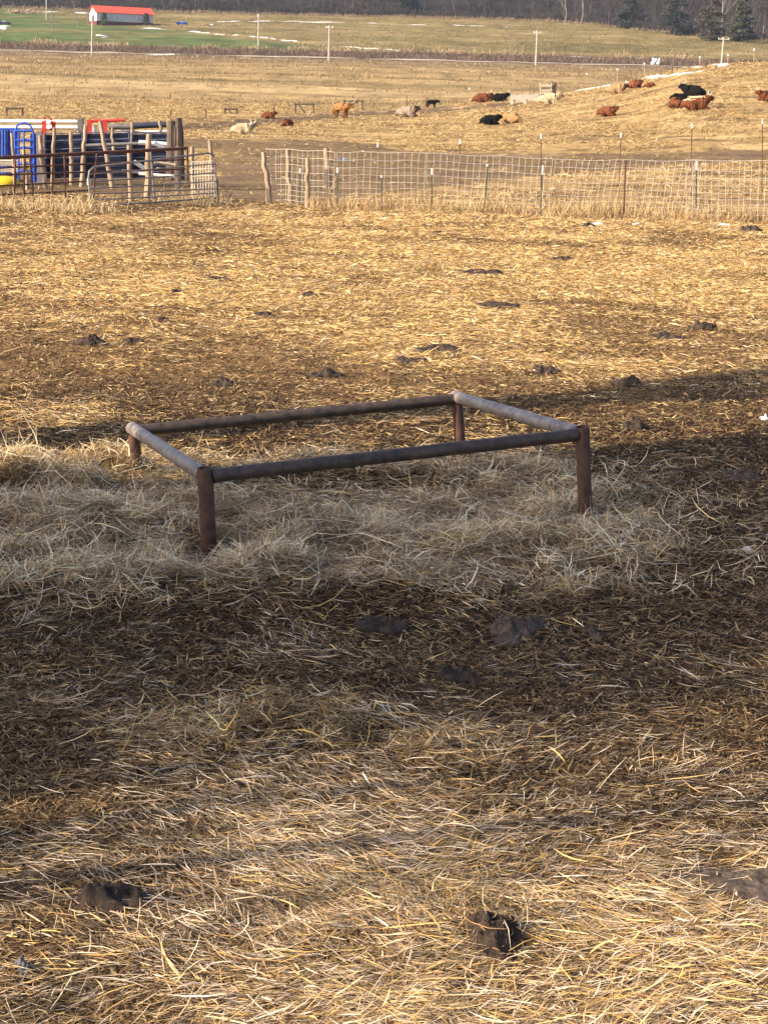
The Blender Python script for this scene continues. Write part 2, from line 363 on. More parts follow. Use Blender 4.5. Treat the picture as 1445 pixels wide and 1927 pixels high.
# ------------------------------------------------------------------ where the dung lies (so that no straw covers it)
PATS = [  # px, py, width px, height m, pale, label
    (210, 1702, 108, .085, 0, 'dark hollowed dung clod lying alone in the straw at the lower left'),
    (930, 1775, 112, .10, 0, 'cracked dark dung pat half ringed by tall golden straw, closest to the camera'),
    (1400, 1675, 185, .02, 1, 'flat pale brown dung slab cut off by the picture edge above the sunlit straw'),
    (965, 1192, 96, .05, 1, 'ragged greyish dung pat in the shade below the front rail'),
    (1115, 1196, 34, .02, 1, 'small pale grey dung scrap just right of the ragged greyish pat'),
    (860, 1278, 70, .02, 0, 'flat black wet dung patch in the shaded trampled straw'),
    (715, 1185, 84, .02, 0, 'black dung patch in a hollow at the front edge of the hay heap'),
    (1192, 806, 42, .07, 0, 'rounded dark dung lump beside the top of the right front leg'),
    (1390, 898, 60, .03, 1, 'low grey dung pat in the dark soil far right of the frame'),
    (823, 661, 72, .07, 0, 'largest dark dung mound in the sunlit straw behind the frame'),
    (772, 683, 68, .04, 0, 'flat brown dung pat just below the largest sunlit dung mound'),
    (905, 515, 66, .08, 0, 'crumbly dark dung heap highest up in the middle of the sunlit straw'),
    (935, 578, 85, .05, 0, 'long brown dung strip lying across the sunlit straw'),
    (1322, 620, 44, .12, 0, 'upright humped brown dung clod on the right sunlit straw'),
    (1257, 638, 56, .05, 0, 'flat brown dung pat just left of the humped clod'),
    (1178, 724, 58, .06, 0, 'dark dung mound in the browner straw above the right rail'),
    (1025, 699, 52, .06, 0, 'broad dark dung lump above the far right corner of the frame'),
    (1060, 490, 46, .06, 0, 'crumbled dung heap below the fourth green fence post'),
    (1412, 436, 34, .12, 0, 'dark dung clod at the fence foot near the right picture edge'),
    (590, 558, 42, .06, 0, 'dark dung clump in the brightest straw left of centre'),
    (497, 596, 34, .04, 0, 'reddish brown dung pat left of the dark clump in bright straw'),
    (610, 707, 54, .05, 0, 'long dark dung clump above the far rail'),
    (170, 648, 46, .08, 0, 'dark dung mound in the brown straw at far left'),
    (252, 646, 38, .06, 0, 'second dark dung mound, just right of the far left one'),
    (307, 606, 22, .06, 0, 'small black dung clod above the two left mounds'),
    (333, 553, 34, .03, 0, 'flat grey brown dung pat in the left sunlit straw'),
    (412, 528, 38, .05, 0, 'dark dung heap left of the brightest straw band'),
    (420, 725, 40, .05, 0, 'dark broken dung clump above the left end of the far rail'),
    (820, 440, 22, .05, 0, 'reddish dung clod near the fence foot at centre'),
    (1108, 428, 26, .08, 0, 'dark dung clod between two snow lumps under the fence'),
]
# ------------------------------------------------------------------ straw and hay lying on the ground
PAL = np.array([(.70, .49, .195), (.60, .39, .14), (.74, .56, .31), (.44, .26, .11), (.28, .155, .07), (.78, .64, .44)])
GREY = np.array([(.60, .46, .32), (.70, .55, .40), (.44, .32, .21), (.77, .64, .49), (.27, .18, .115)])
DARK = np.array([(.085, .05, .03), (.14, .085, .045), (.05, .034, .024)])
def pick(p, n, wts=None): return p[rng.choice(len(p), n, p=wts)]
MARG = 2.1                                                            # straw goes on this far past the edges of the view
def spread(n, y0, y1, p, u, taper=True):
    g = np.linspace(y0, y1, 4000); wgt = g ** -p * (u * (g + .6) + MARG); cdf = np.cumsum(wgt); yy = np.interp(rng.random(n) * cdf[-1], cdf, g)
    half = u * (yy + .6) + MARG; xx = (rng.random(n) * 2 - 1) * half
    k = rng.random(n) < 1.15 - .75 * sstep(half - MARG * .95, half, np.abs(xx)); return xx[k], yy[k]
def straw_zone(n_try, y0, y1, dens_p, L0, W0, segs, u=.30, lift=.02, up=.075):
    # sample with density ~ 1/y^dens_p inside a wedge a good deal wider than the view
    xx, yy = spread(n_try, y0, y1, dens_p, u); n_try = len(xx)
    s, g = cover(xx, yy)
    clump = fbm(xx / .5, yy / .35, 41, 3); clump2 = fbm(xx / 1.6, yy / 1.1, 43, 3) + np.where(yy > 14, 1.0, .3) * (fbm(xx / 3.4, yy / 3.0, 49, 3) - .5)
    keep = (rng.random(n_try) < np.clip(s ** 1.5 * 1.05 + (clump - .5) * 1.5 + (clump2 - .5) * 1.0, .03, 1)) & (rng.random(n_try) < clear(xx, yy))
    xx, yy, s, g, clump, clump2 = xx[keep], yy[keep], s[keep], g[keep], clump[keep], clump2[keep]; n = len(xx)
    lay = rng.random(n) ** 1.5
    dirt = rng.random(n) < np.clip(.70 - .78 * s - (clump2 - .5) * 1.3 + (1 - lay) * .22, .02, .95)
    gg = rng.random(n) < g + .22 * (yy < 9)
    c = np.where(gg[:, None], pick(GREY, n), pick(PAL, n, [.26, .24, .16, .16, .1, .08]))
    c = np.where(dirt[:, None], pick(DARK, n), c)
    c = c * (rng.normal(1, .26, n).clip(.4, 1.7) * (np.where(yy > 15, .56, .42) + np.where(yy > 15, .58, .68) * lay))[:, None]  # low-lying strands coloured darker: shade of the gaps put into the straw colour
    sc = (yy / y0) ** .5
    L = L0 * rng.lognormal(0, .6, n).clip(.25, 3.2) * sc ** .3; Wd = W0 * rng.lognormal(-.12, .5, n).clip(.3, 2.1) * sc
    patch = (fbm(xx / .8, yy / .8, 47, 2) - .5) * 3                      # neighbours lie roughly the same way
    yaw = patch + rng.normal(0, .6, n)
    pit = rng.normal(.0, up, n) * (.6 + lay); k = rng.random(n) < .018; pit[k] = rng.normal(.5, .3, k.sum())
    z = terrain(xx, yy) + lift * (.15 + lay * (1 + 1.2 * s)) + np.abs(np.sin(pit)) * L * .42
    return strands(n, np.stack([xx, yy, z], 1), L, Wd, yaw, pit, c, segs, curl=.12, sway=.09)
NS = 1.0
PC = [(hit(q[0], q[1]), q[2]) for q in PATS]; PC = [(p, w_ * np.linalg.norm(p - [0, 0, H]) / F / 2) for p, w_ in PC]
def clear(xx, yy):
    k = np.ones(len(xx))
    for i, (p, rad) in enumerate(PC): k = np.where(((xx - p[0]) / (rad * .92)) ** 2 + ((yy - p[1]) / (rad * .78)) ** 2 < 1, .02 if i < 2 else (.45 if i in (5, 6) else .22), k)
    return k
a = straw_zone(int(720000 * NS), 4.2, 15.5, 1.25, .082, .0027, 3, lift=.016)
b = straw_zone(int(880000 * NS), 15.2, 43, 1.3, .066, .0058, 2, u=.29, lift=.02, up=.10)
def litter(n_try, y0, y1):
    xx, yy = spread(n_try, y0, y1, 2.0, .3); n_try = len(xx); k = rng.random(n_try) < clear(xx, yy) + .2; xx, yy = xx[k], yy[k]; n = len(xx)
    c = pick(np.array([(.13, .08, .042), (.22, .14, .07), (.09, .055, .034), (.34, .23, .115), (.06, .04, .028), (.48, .35, .18)]), n, [.25, .25, .15, .18, .09, .08]) * rng.normal(1, .2, n).clip(.5, 1.5)[:, None]
    L = .045 * rng.lognormal(0, .6, n) * (yy / y0) ** .35; W_ = .005 * rng.lognormal(0, .35, n) * (yy / y0) ** .55
    return strands(n, np.stack([xx, yy, terrain(xx, yy) + rng.random(n) * .014], 1), L, W_, rng.normal(0, .9, n), rng.normal(0, .14, n), c, 2, curl=.4, sway=.4)
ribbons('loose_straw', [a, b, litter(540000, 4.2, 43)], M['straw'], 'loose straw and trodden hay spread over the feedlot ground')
# heaped hay round the frame: longer, messier, more upright
def hay_heap(n, spots, L0, W0, up, grey):
    k = rng.choice(len(spots), n, p=np.array([s[4] for s in spots]) / sum(s[4] for s in spots)); S = np.array([s[:4] for s in spots])[k]
    xx = S[:, 0] + rng.normal(0, 1, n) * S[:, 2]; yy = S[:, 1] + rng.normal(0, 1, n) * S[:, 3]
    cl = fbm(xx / .3, yy / .25, 51, 3); keep = rng.random(n) < np.clip(.5 + (cl - .5) * 3.4, .04, 1)
    keep &= (yy > 9.05 + .30 * (xx + .6) + 1.0 * (fbm(xx / .55, yy * 0, 53, 2) - .5)) | (yy < 8.4)
    keep &= (((xx + 1.24) / .17) ** 2 + ((yy - 10.15) / .42) ** 2 > 1) & (((xx - 1.50) / .15) ** 2 + ((yy - 11.42) / .2) ** 2 > 1); xx, yy = xx[keep], yy[keep]; m = len(xx); lay = rng.random(m)
    patch_tone = np.clip(.55 + (fbm(xx / .22, yy / .16, 55, 3) - .38) * 2.6, .48, 1.12)      # noise patches of darker and lighter strands
    c = np.where((rng.random(m) < grey)[:, None], pick(HAYC, m), pick(PAL, m)) * (rng.normal(.98, .22, m).clip(.3, 1.5) * (.58 + .52 * lay) * patch_tone)[:, None]; c = c.clip(0, .82)  # buried stalks get a darker colour, painting the shade between them
    st = rng.random(m) < (.03 if n > 6000 else 0); L = L0 * rng.lognormal(0, .45, m).clip(.4, 2.4) * np.where(st, 1.5, 1); W = W0 * rng.lognormal(0, .35, m) * np.where(st, 1.1, 1); c[st] = np.array([.80, .66, .46]); lay[st] = 1
    pit = rng.normal(.12, up, m); yaw = rng.random(m) * 6.283
    z = terrain(xx, yy) + .015 + lay * .095 * cl[keep] * 2 + np.abs(np.sin(pit)) * L * .3
    return strands(m, np.stack([xx, yy, z], 1), L, W, yaw, pit, c, 3, curl=.28, sway=.25)
HAYC = np.array([(.74, .55, .345), (.80, .63, .41), (.60, .43, .25), (.82, .69, .49), (.42, .285, .16), (.68, .48, .25)])
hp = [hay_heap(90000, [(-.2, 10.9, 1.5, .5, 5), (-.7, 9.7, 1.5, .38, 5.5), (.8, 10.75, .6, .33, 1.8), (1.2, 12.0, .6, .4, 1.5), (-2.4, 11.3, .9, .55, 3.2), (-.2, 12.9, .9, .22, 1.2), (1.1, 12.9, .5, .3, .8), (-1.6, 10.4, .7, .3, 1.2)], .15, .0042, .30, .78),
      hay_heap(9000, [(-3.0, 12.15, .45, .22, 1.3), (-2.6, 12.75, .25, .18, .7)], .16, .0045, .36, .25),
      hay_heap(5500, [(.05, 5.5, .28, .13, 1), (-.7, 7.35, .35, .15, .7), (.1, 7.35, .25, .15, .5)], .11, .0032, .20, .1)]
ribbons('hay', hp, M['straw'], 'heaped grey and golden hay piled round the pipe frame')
# pasture tufts between the fence and the cattle, far dry grass
def tufts(n, y0, y1, dens_p, u, L0, W0, cols, up=.5, cond=None, hz=.4, xoff=0):
    yy = (rng.random(n) * (y1 ** (2 - dens_p) - y0 ** (2 - dens_p)) + y0 ** (2 - dens_p)) ** (1 / (2 - dens_p))
    xx = (rng.random(n) * 2 - 1) * u * yy + xoff
    keep = rng.random(n) < np.clip((fbm(xx / 2.2, yy / 1.6, 61, 3) - .38) * 4, .03, 1)
    if cond is not None: keep &= cond(xx, yy)
    xx, yy = xx[keep], yy[keep]; m = len(xx)
    L = L0 * rng.lognormal(0, .4, m) * (yy / y0) ** .4; W = W0 * rng.lognormal(0, .3, m) * (yy / y0) ** .7
    pit = np.abs(rng.normal(0, up, m)); yaw = rng.random(m) * 6.283
    z = terrain(xx, yy) + np.abs(np.sin(pit)) * L * hz + .01
    c = pick(np.array(cols), m) * rng.normal(1, .15, m).clip(.5, 1.5)[:, None]
    return strands(m, np.stack([xx, yy, z], 1), L, W, yaw, pit, c, 2, curl=.3, sway=.2)
def notmud(xx, yy):
    px, py = proj(np.stack([xx, yy, terrain(xx, yy)], 1)); r_ = np.zeros(len(xx), bool)
    for p in MUDP: r_ |= inpoly(px, py, p)
    return ~r_ | (rng.random(len(xx)) < .1)
GOLD = [(.50, .36, .17), (.42, .29, .13), (.56, .42, .22), (.26, .165, .075), (.17, .105, .05)]
ribbons('pasture_grass', [tufts(260000, 43, 180, 1.35, .30, .20, .016, GOLD, .25, notmud)], M['straw'], 'short dry straw coloured grass on the grazed pasture')

FLD = [(.31, .218, .11), (.265, .18, .088), (.36, .262, .14), (.20, .137, .066)]
SLP = [(.21, .16, .07), (.17, .135, .055), (.26, .195, .10), (.14, .105, .045)]
def band(xx, yy): return rng.random(len(xx)) < np.clip(.25 + 2.2 * (fbm(xx / 70, (yy + xx * .03) / 9, 31) - .42), .06, 1)
ribbons('field_grass', [tufts(110000, 182, 392, 1.2, .29, .32, .085, FLD, .9, band)], M['straw'], 'cut tan hay stubble across the flat field below the road')
ribbons('slope_grass', [tufts(60000, 436, 690, 1.2, .29, .4, .14, SLP, .9, lambda xx, yy: (yy < 700 - 135 * sstep(55, 150, xx)) & (xx + 14 + (yy - 440) * .6 > 0))], M['straw'], 'olive tan grass on the slope below the wood')
# ------------------------------------------------------------------ the pipe frame
def unit(v): v = np.asarray(v, float); return v / np.linalg.norm(v)
def pipe_frame():
    cA, cB = np.array([-1.2616, 10.4934, .5753]), np.array([1.5051, 11.5900, .7146])
    cC, cD = np.array([.6337, 13.8131, .5208]), np.array([-2.1329, 12.7165, .3815])
    t = thing('pipe_feeder', ((cA + cC) / 2 * [1, 1, 0]), 'rusty rectangular steel pipe frame on four short legs standing in the hay', 'pipe feeder')
    n = unit(np.cross(cB - cA, cD - cA)); dn = -n
    r = .054; x = unit(cB - cA); yv = unit(cD - cA)
    def pipe(name, a, b, rr, m, k=24, wob=.0):
        mb = MB(); N = 14
        us = [0, .008, .016, .03] + [i / N for i in range(1, N)] + [.97, .984, .992, 1]; rs = np.random.default_rng(int(abs(a[0]) * 1000)); mb.tube([a + (b - a) * u + rs.normal(0, .0012, 3) for u in us], [rr * (1.0 if u in (0, 1) else 1.075 if u < .012 or u > .988 else 1 + rs.normal(0, .006)) for u in us], k); return mb.build(name, m, t)
    def hollow(name, top, bot, rr, m, lean):
        mb = MB(); k = 24; ro = [(0, rr), (1, rr)]
        ax = unit(bot - top); s = unit(np.cross(ax, [0, 1, 0])); b2 = np.cross(ax, s); V = []; Fs = []
        ringd = [(bot, rr), (top, rr), (top, rr * .84), (top + ax * .12, rr * .84)]
        for p, q in ringd:
            for j in range(k): an = 2 * math.pi * j / k; V.append(p + q * (math.cos(an) * s + math.sin(an) * b2))
        for i in range(3):
            for j in range(k): j2 = (j + 1) % k; Fs.append((i * k + j, i * k + j2, (i + 1) * k + j2, (i + 1) * k + j))
        Fs.append(tuple(3 * k + j for j in range(k))); mb.add(V, Fs); return mb.build(name, m, t)
    # legs lean a little, as they do in the photograph
    for P, bp, top in ((cA, (394, 1035), 1), (cB, (1101, 958), 1), (cC, (870, 885), 0), (cD, (258, 882), 0)):
        q = at(bp[0], bp[1], P[1] + .03); ax = unit(q - P); ln = max(np.linalg.norm(q - P), .3) + .25
        if top: hollow('leg', P + n * .062, P + ax * ln, .056, M['pipeleg'], 0)
        else: pipe('leg', P - n * .03, P + ax * ln, .05, M['pipeleg'])
    pipe('rail', cA + x * .05 + n * .0, cB - x * .05 + n * .004, .050, M['pipe'])
    pipe('rail', cD + x * .03 + dn * .006, cC - x * .035 + dn * .006, .050, M['pipe'])
    o1 = pipe('rail', cA + yv * .05 + n * .005, cD + yv * .06 + n * .012, .053, M['pipeworn'])
    o2 = pipe('rail', cB + yv * .05 + n * .005, cC + yv * .06 + n * .012, .053, M['pipeworn'])
    for o in (o1, o2): o['label'] = 'worn grey end rail'
pipe_frame()

# ------------------------------------------------------------------ dung pats, stones, snow lumps on the ground
def pat(px, py, wpx, hh, m, label, name='dung_pat', cat='dung pat', group='dung pats lying in the straw', seed=0, asp=.8, rag=.3, crumb=.5):
    p = hit(px, py); sc = np.linalg.norm(p - [0, 0, H]); rad = wpx * sc / F / 2
    nr, na = 22, 64; rs = np.random.default_rng(seed + int(px * 7 + py)); ph = rs.random(6) * 6.28; o1, o2 = rs.random(2) * 50
    u, an = np.meshgrid(np.linspace(0, 1, nr), np.arange(na) * 2 * math.pi / na, indexing='ij'); u, an = u.ravel(), an.ravel()
    rr = rad * u * (1 + rag * (.5 * np.sin(2 * an + ph[0]) + .35 * np.sin(3 * an + ph[1]) + .3 * np.sin(5 * an + ph[2]) + .2 * np.sin(9 * an + ph[3])))
    x = p[0] + rr * np.cos(an); y = p[1] + rr * np.sin(an) * asp
    big = fbm(x / rad * 1.7 + o1, y / rad * 1.7 + o2, 71, 3); fine = fbm(x / rad * 6 + o2, y / rad * 6 + o1, 72, 4)
    lump = np.abs(fbm(x / rad * 3.2 + o1, y / rad * 3.2, 73, 2) - .5) * 2
    z = terrain(x, y) + hh * (1 - u ** 3) * np.clip(.25 + 1.4 * (big - .25), .15, 1.3) + crumb * hh * ((fine - .5) * 1.1 - lump * .6) * (1 - u ** 4) + np.where(u < .93, .012, -.03)
    k = np.arange(nr - 1)[:, None] * na + np.arange(na)[None]; k2 = np.arange(nr - 1)[:, None] * na + (np.arange(na)[None] + 1) % na
    mb = MB(); mb.add(np.stack([x, y, z], 1), [tuple(int(t) for t in f) for f in np.stack([k, k2, k2 + na, k + na], -1).reshape(-1, 4)]); return solo(name, mb, m, label, cat, group, origin=p)
for i, q in enumerate(PATS): pat(q[0], q[1], q[2] * 1.2, max(q[3] * 1.15, .05) + .025 if i > 2 else q[3] + .03, M['dungpale'] if q[4] else M['dung'], q[5], crumb=(.22, .4, .35)[i] if i < 3 else (.9 if q[4] else .45), rag=.5 if q[4] else .3)
pat(40, 1828, 34, .06, M['stone'], 'small bluish stone in the straw at the lower left edge', 'stone', 'stone', None, crumb=.3)
for q in [(1437, 790, 20, .05, 'white ice lump in the dark soil at the right picture edge'), (1405, 1036, 16, .03, 'small white ice scrap in the shaded straw at the right'),
          (1122, 423, 26, .06, 'larger white snow lump lying under the wire fence'), (1196, 423, 16, .06, 'smaller white snow lump lying under the wire fence'),
          (1362, 424, 24, .04, 'thin broken snow lump under the leaning wire panel')]:
    pat(q[0], q[1], q[2], q[3], M['snow'], q[4], 'snow_lump', 'snow', 'snow and ice lumps', crumb=.5)

# ------------------------------------------------------------------ wire mesh fence
YF = 41.0
def fx(px, Y=YF): return (px - CX) / F * Y
FENCE_G = 'mesh panels of the wire fence'
def mesh_panel(pa, pb, ya, yb, label, ta=0, tb=0, shear=0, nv=None, sag=0, hh=1.44):
    xa, xb = at(pa, 400, ya)[0], at(pb, 400, yb)[0]
    A = np.array([xa, ya, tz(xa, ya) + .03 + ta]); B = np.array([xb, yb, tz(xb, yb) + .03 + tb])
    ln = np.linalg.norm(B - A); nv = nv or int(ln / .165); o = MB(); d = (B - A) / ln
    rs = np.random.default_rng(int(pa * 10))
    def P(u, h):
        s = shear * h + .012 * math.sin(9 * u + h * 3)
        return A + (B - A) * u + d * s + np.array([0, .02 * math.sin(11 * u + 2 * h), h + .015 * math.sin(13 * u + pa) - sag * math.sin(math.pi * u)])
    hs = [0, .12, .25, .38, .52, .68, .86, 1.05, 1.24, hh]
    for k, h in enumerate(hs): o.tube([P(i / 10, h) for i in range(11)], .0038 if k < len(hs) - 1 else .005, 4, False)
    for i in range(nv + 1):
        u = i / nv + rs.normal(0, .0025); o.tube([P(u, 0), P(u, .5), P(u, 1.0), P(u, hh)], .0034, 4, False)
    return solo('wire_fence_panel', o, M['wire'], label, 'fence panel', FENCE_G)
mesh_panel(500, 628, 42.2, 41.0, 'short wire mesh panel hung between the four wooden posts')
mesh_panel(632, 797, 41, 41, 'wire mesh panel just right of the tallest wooden post')
mesh_panel(798, 1030, 41, 41.0, 'wire mesh panel before the dark mud in the middle of the fence', shear=.03)
mesh_panel(1032, 1304, 41, 41.0, 'wire mesh panel with uprights leaning right beside the bent brown stake', shear=.09, ta=-.02, tb=.03)
mesh_panel(1290, 1600, 40.7, 40.4, 'slanted wire mesh panel at the right picture edge, overlapping its neighbour', shear=-.07, tb=.05, hh=1.5)
def post(tp, bp, rpx, Y, m, label, name='fence_post', group=None, wob=.03, cat='fence post', n=9, sink=.2, taper=.8):
    a = at(tp[0], tp[1], Y); b = at(bp[0], bp[1], Y); r = rpx / F * Y
    rs = np.random.default_rng(int(tp[0] * 3 + tp[1])); ax = b - a; pts = []; rd = []
    for i in range(9):
        u = i / 8; k = math.sin(u * math.pi)
        pts.append(a + ax * u + np.array([rs.normal(0, wob) * k, rs.normal(0, wob) * k, 0])); rd.append(r * (taper + (1 - taper) * u) * (1 + rs.normal(0, .06)))
    pts.append(b + ax / np.linalg.norm(ax) * sink); rd.append(r)
    mb = MB(); mb.tube(pts, rd, n); return solo(name, mb, m, label, cat, group, origin=b)
WG = 'rough wooden posts at the fence end'
post((496, 286), (508, 390), 5.4, 42.0, M['wood'], 'leftmost bent wooden post at the open end of the wire fence', 'wooden_post', WG, .022)
post((541, 281), (548, 388), 5.0, 42.6, M['wood'], 'slim crooked grey wooden post second from the fence opening', 'wooden_post', WG, .022)
post((579, 297), (578, 394), 4.8, 40.9, M['wood'], 'shortest wooden post of the four at the fence end', 'wooden_post', WG, .02)
post((614, 279), (620, 388), 6.2, 41.2, M['wood'], 'tallest thickest wooden post with a knobbed top at the mesh corner', 'wooden_post', WG, .022)
TG = 'steel stakes holding the wire fence'
def tpost(px, top, bot, Y, label, m='tpost', lean=0, cap=9, group=TG, r=.022):
    b = at(px - lean, bot, Y); a = at(px, top, Y)
    t = thing('steel_stake', b, label, 'fence stake', group)
    mb = MB(); d = np.array([r, 0, 0]); e = np.array([0, r, 0]); lo = b - [0, 0, .25]
    c = a + (b - a) * (cap / max(bot - top, 1))
    mb.slab(lo - d, lo + d, c + d, c - d, .008); mb.slab(lo, lo + e * 2, c + e * 2, c, .008); mb.build('stake', M[m], t, False)
    if cap:
        mb = MB(); mb.tube([c, c + (a - c) * .5, a], [.02, .021, .016], 8); mb.build('cap', M['white'], t)
tpost(565, 317, 385, 41.6, 'thin steel stake with white cap between the wooden posts')
tpost(635, 316, 386, 41.0, 'steel stake with white top hugging the tallest wooden post')
tpost(718, 330, 398, 41.0, 'short thin grey steel stake in the panel right of the tallest wooden post', cap=4, lean=-2, r=.016)
tpost(813, 317, 397, 40.9, 'white capped green steel stake at the seam of the two middle panels', cap=12)
tpost(917, 309, 402, 40.9, 'leaning green steel stake in the middle of the fence', lean=6, cap=4)
tpost(1021, 311, 399, 40.8, 'white capped green steel stake with a small insulator box', lean=4, cap=17)
tpost(1177, 302, 415, 40.8, 'bent brown steel stake beside the rightward leaning wires', m='rust', lean=4, cap=0)
tpost(1310, 303, 400, 40.8, 'upright white capped green steel stake where the slanted panel begins', lean=0, cap=16)
T2 = 'capped stakes of the second fence line'
for px, top, Y, lb in [(711, 268, 50, 'white capped stake behind the mesh above the snow scrap'), (865, 262, 50, 'white capped stake behind the middle mesh panel'), (1018, 252, 50, 'white capped stake standing below the lying red cow'),
                       (1168, 250, 50, 'leaning white capped stake behind the bent brown one'), (1301, 232, 50, 'tall white capped stake behind the slanted panel'), (1434, 224, 50, 'tallest white capped stake at the right picture edge')]:
    x = fx(px, Y); bt = proj(np.array([[x, Y, tz(x, Y)]]))[1][0]
    tpost(px, top, float(bt) + 2, Y, lb, m='rust', lean=4 if px == 1168 else 0, cap=9, group=T2, r=.014)
# dry grass along the fence foot
gf = []
for x0, x1, n in ((-2.2, 11.2, 11000), (4, 11.2, 4500)):
    xx = rng.uniform(x0, x1, n); yy = YF + rng.normal(-.1, .45, n); L = rng.lognormal(-1.35, .45, n); pit = np.clip(rng.normal(1.1, .3, n), .2, 1.9)
    keep = rng.random(n) < np.clip((fbm(xx / .6, yy / 2, 77, 3) - .25) * 2, .1, 1); xx, yy, L, pit = xx[keep], yy[keep], L[keep], pit[keep]; m_ = len(xx)
    c = pick(np.array([(.52, .39, .21), (.44, .32, .165), (.36, .24, .115), (.28, .17, .09)]), m_) * rng.normal(1, .15, m_).clip(.5, 1.4)[:, None]
    gf.append(strands(m_, np.stack([xx, yy, terrain(xx, yy) + L * .4], 1), L, .013 * np.ones(m_), rng.random(m_) * 6.28, pit, c, 2, curl=.4, sway=.3))
for cx_, n in ((-9.6, 350), (-7.7, 500), (-5.3, 500)):
    xx = rng.normal(cx_, .5, n); yy = rng.normal(37.6 if cx_ < -6 else 41, .3, n); L = rng.lognormal(-1.2, .4, n); pit = np.clip(rng.normal(1.1, .35, n), .1, 2)
    gf.append(strands(n, np.stack([xx, yy, terrain(xx, yy) + L * .4], 1), L, .013 * np.ones(n), rng.random(n) * 6.28, pit, pick(np.array([(.6, .47, .27), (.5, .36, .2)]), n), 2, curl=.4, sway=.3))
ribbons('dry_grass', gf, M['straw'], 'tall dry grass growing along the foot of the fence and gate')

# ------------------------------------------------------------------ cattle pen at the left
def tb(mb, p, q, Y1, Y2, r, n=8): mb.tube([at(p[0], p[1], Y1), at(q[0], q[1], Y2)], r, n)
def rails(name, label, cat, m, Ya, Yb, lines, posts, r, rp, top_r=None, group=None):
    """a pipe panel: rails [(x0,y0,x1,y1)] and uprights [(x0,y0,x1,y1,Y)] read in the photograph's pixels"""
    base = at(lines[0][0], 385, Ya); base[2] = 0
    t = thing(name, base, label, cat, group)
    for i, (x0, y0, x1, y1) in enumerate(lines):
        mb = MB(); tb(mb, (x0, y0), (x1, y1), Ya, Yb, top_r if (i == 0 and top_r) else r); mb.build('rail', m, t)
    for x0, y0, x1, y1, Y in posts:
        mb = MB(); tb(mb, (x0, y0), (x1, y1), Y, Y, rp); mb.build('upright', m, t)
    return t
rails('pipe_fence', 'brown rusty pipe fence with a thick top rail running in from the left edge', 'fence', M['rust'], 37.4, 41.5,
      [(-60, 300, 353, 279), (-60, 319, 350, 300), (-60, 331, 350, 318), (-60, 353, 168, 341), (-60, 370, 168, 358), (-60, 388, 62, 381)],
      [(57, 296, 65, 384, 38.2), (122, 292, 124, 373, 38.9), (47, 297, 46, 381, 38.1), (100, 294, 99, 366, 38.7), (30, 299, 27, 376, 38), (353, 280, 354, 350, 41.4), (183, 289, 176, 372, 39.6)], .022, .026, .045)
def tube_gate():
    Ya, Yb = 38.2, 41.2
    t = thing('tube_gate', at(170, 388, Ya) * [1, 1, 0], 'grey tubular steel farm gate with rounded corners before the pen posts', 'gate')
    L_ = [(176, 318, 172, 386), None]
    mb = MB(); pts = [(172, 389), (167, 335), (169, 322), (178, 314), (290, 301), (392, 288), (400, 291), (405, 303), (409, 369), (405, 373)]
    xs = lambda px: Ya + (Yb - Ya) * (px - 170) / 235
    mb.tube([at(p[0], p[1], xs(p[0])) for p in pts], .026, 8); mb.tube([at(172, 388, Ya), at(290, 381, xs(290)), at(405, 372, Yb)], .024, 8); mb.build('gate_frame', M['gategrey'], t)
    for y0, y1 in ((327, 308), (341, 325), (354, 341), (364, 355), (376, 363)):
        mb = MB(); mb.tube([at(168, y0 + 1, Ya), at(288, (y0 + y1) / 2 + 1, xs(288)), at(406, y1, Yb)], .017, 8); mb.build('rail', M['gategrey'], t)
    mb = MB(); mb.tube([at(284, 286, xs(285)), at(292, 381, xs(291))], .024, 8); mb.build('upright', M['gategrey'], t)
    mb = MB(); mb.box(at(165, 348, Ya) - [.0, .03, 0], at(169, 336, Ya) + [.02, .0, 0]); mb.build('latch', M['white'], t, False)
tube_gate()
PG = 'wooden posts of the cattle pen'
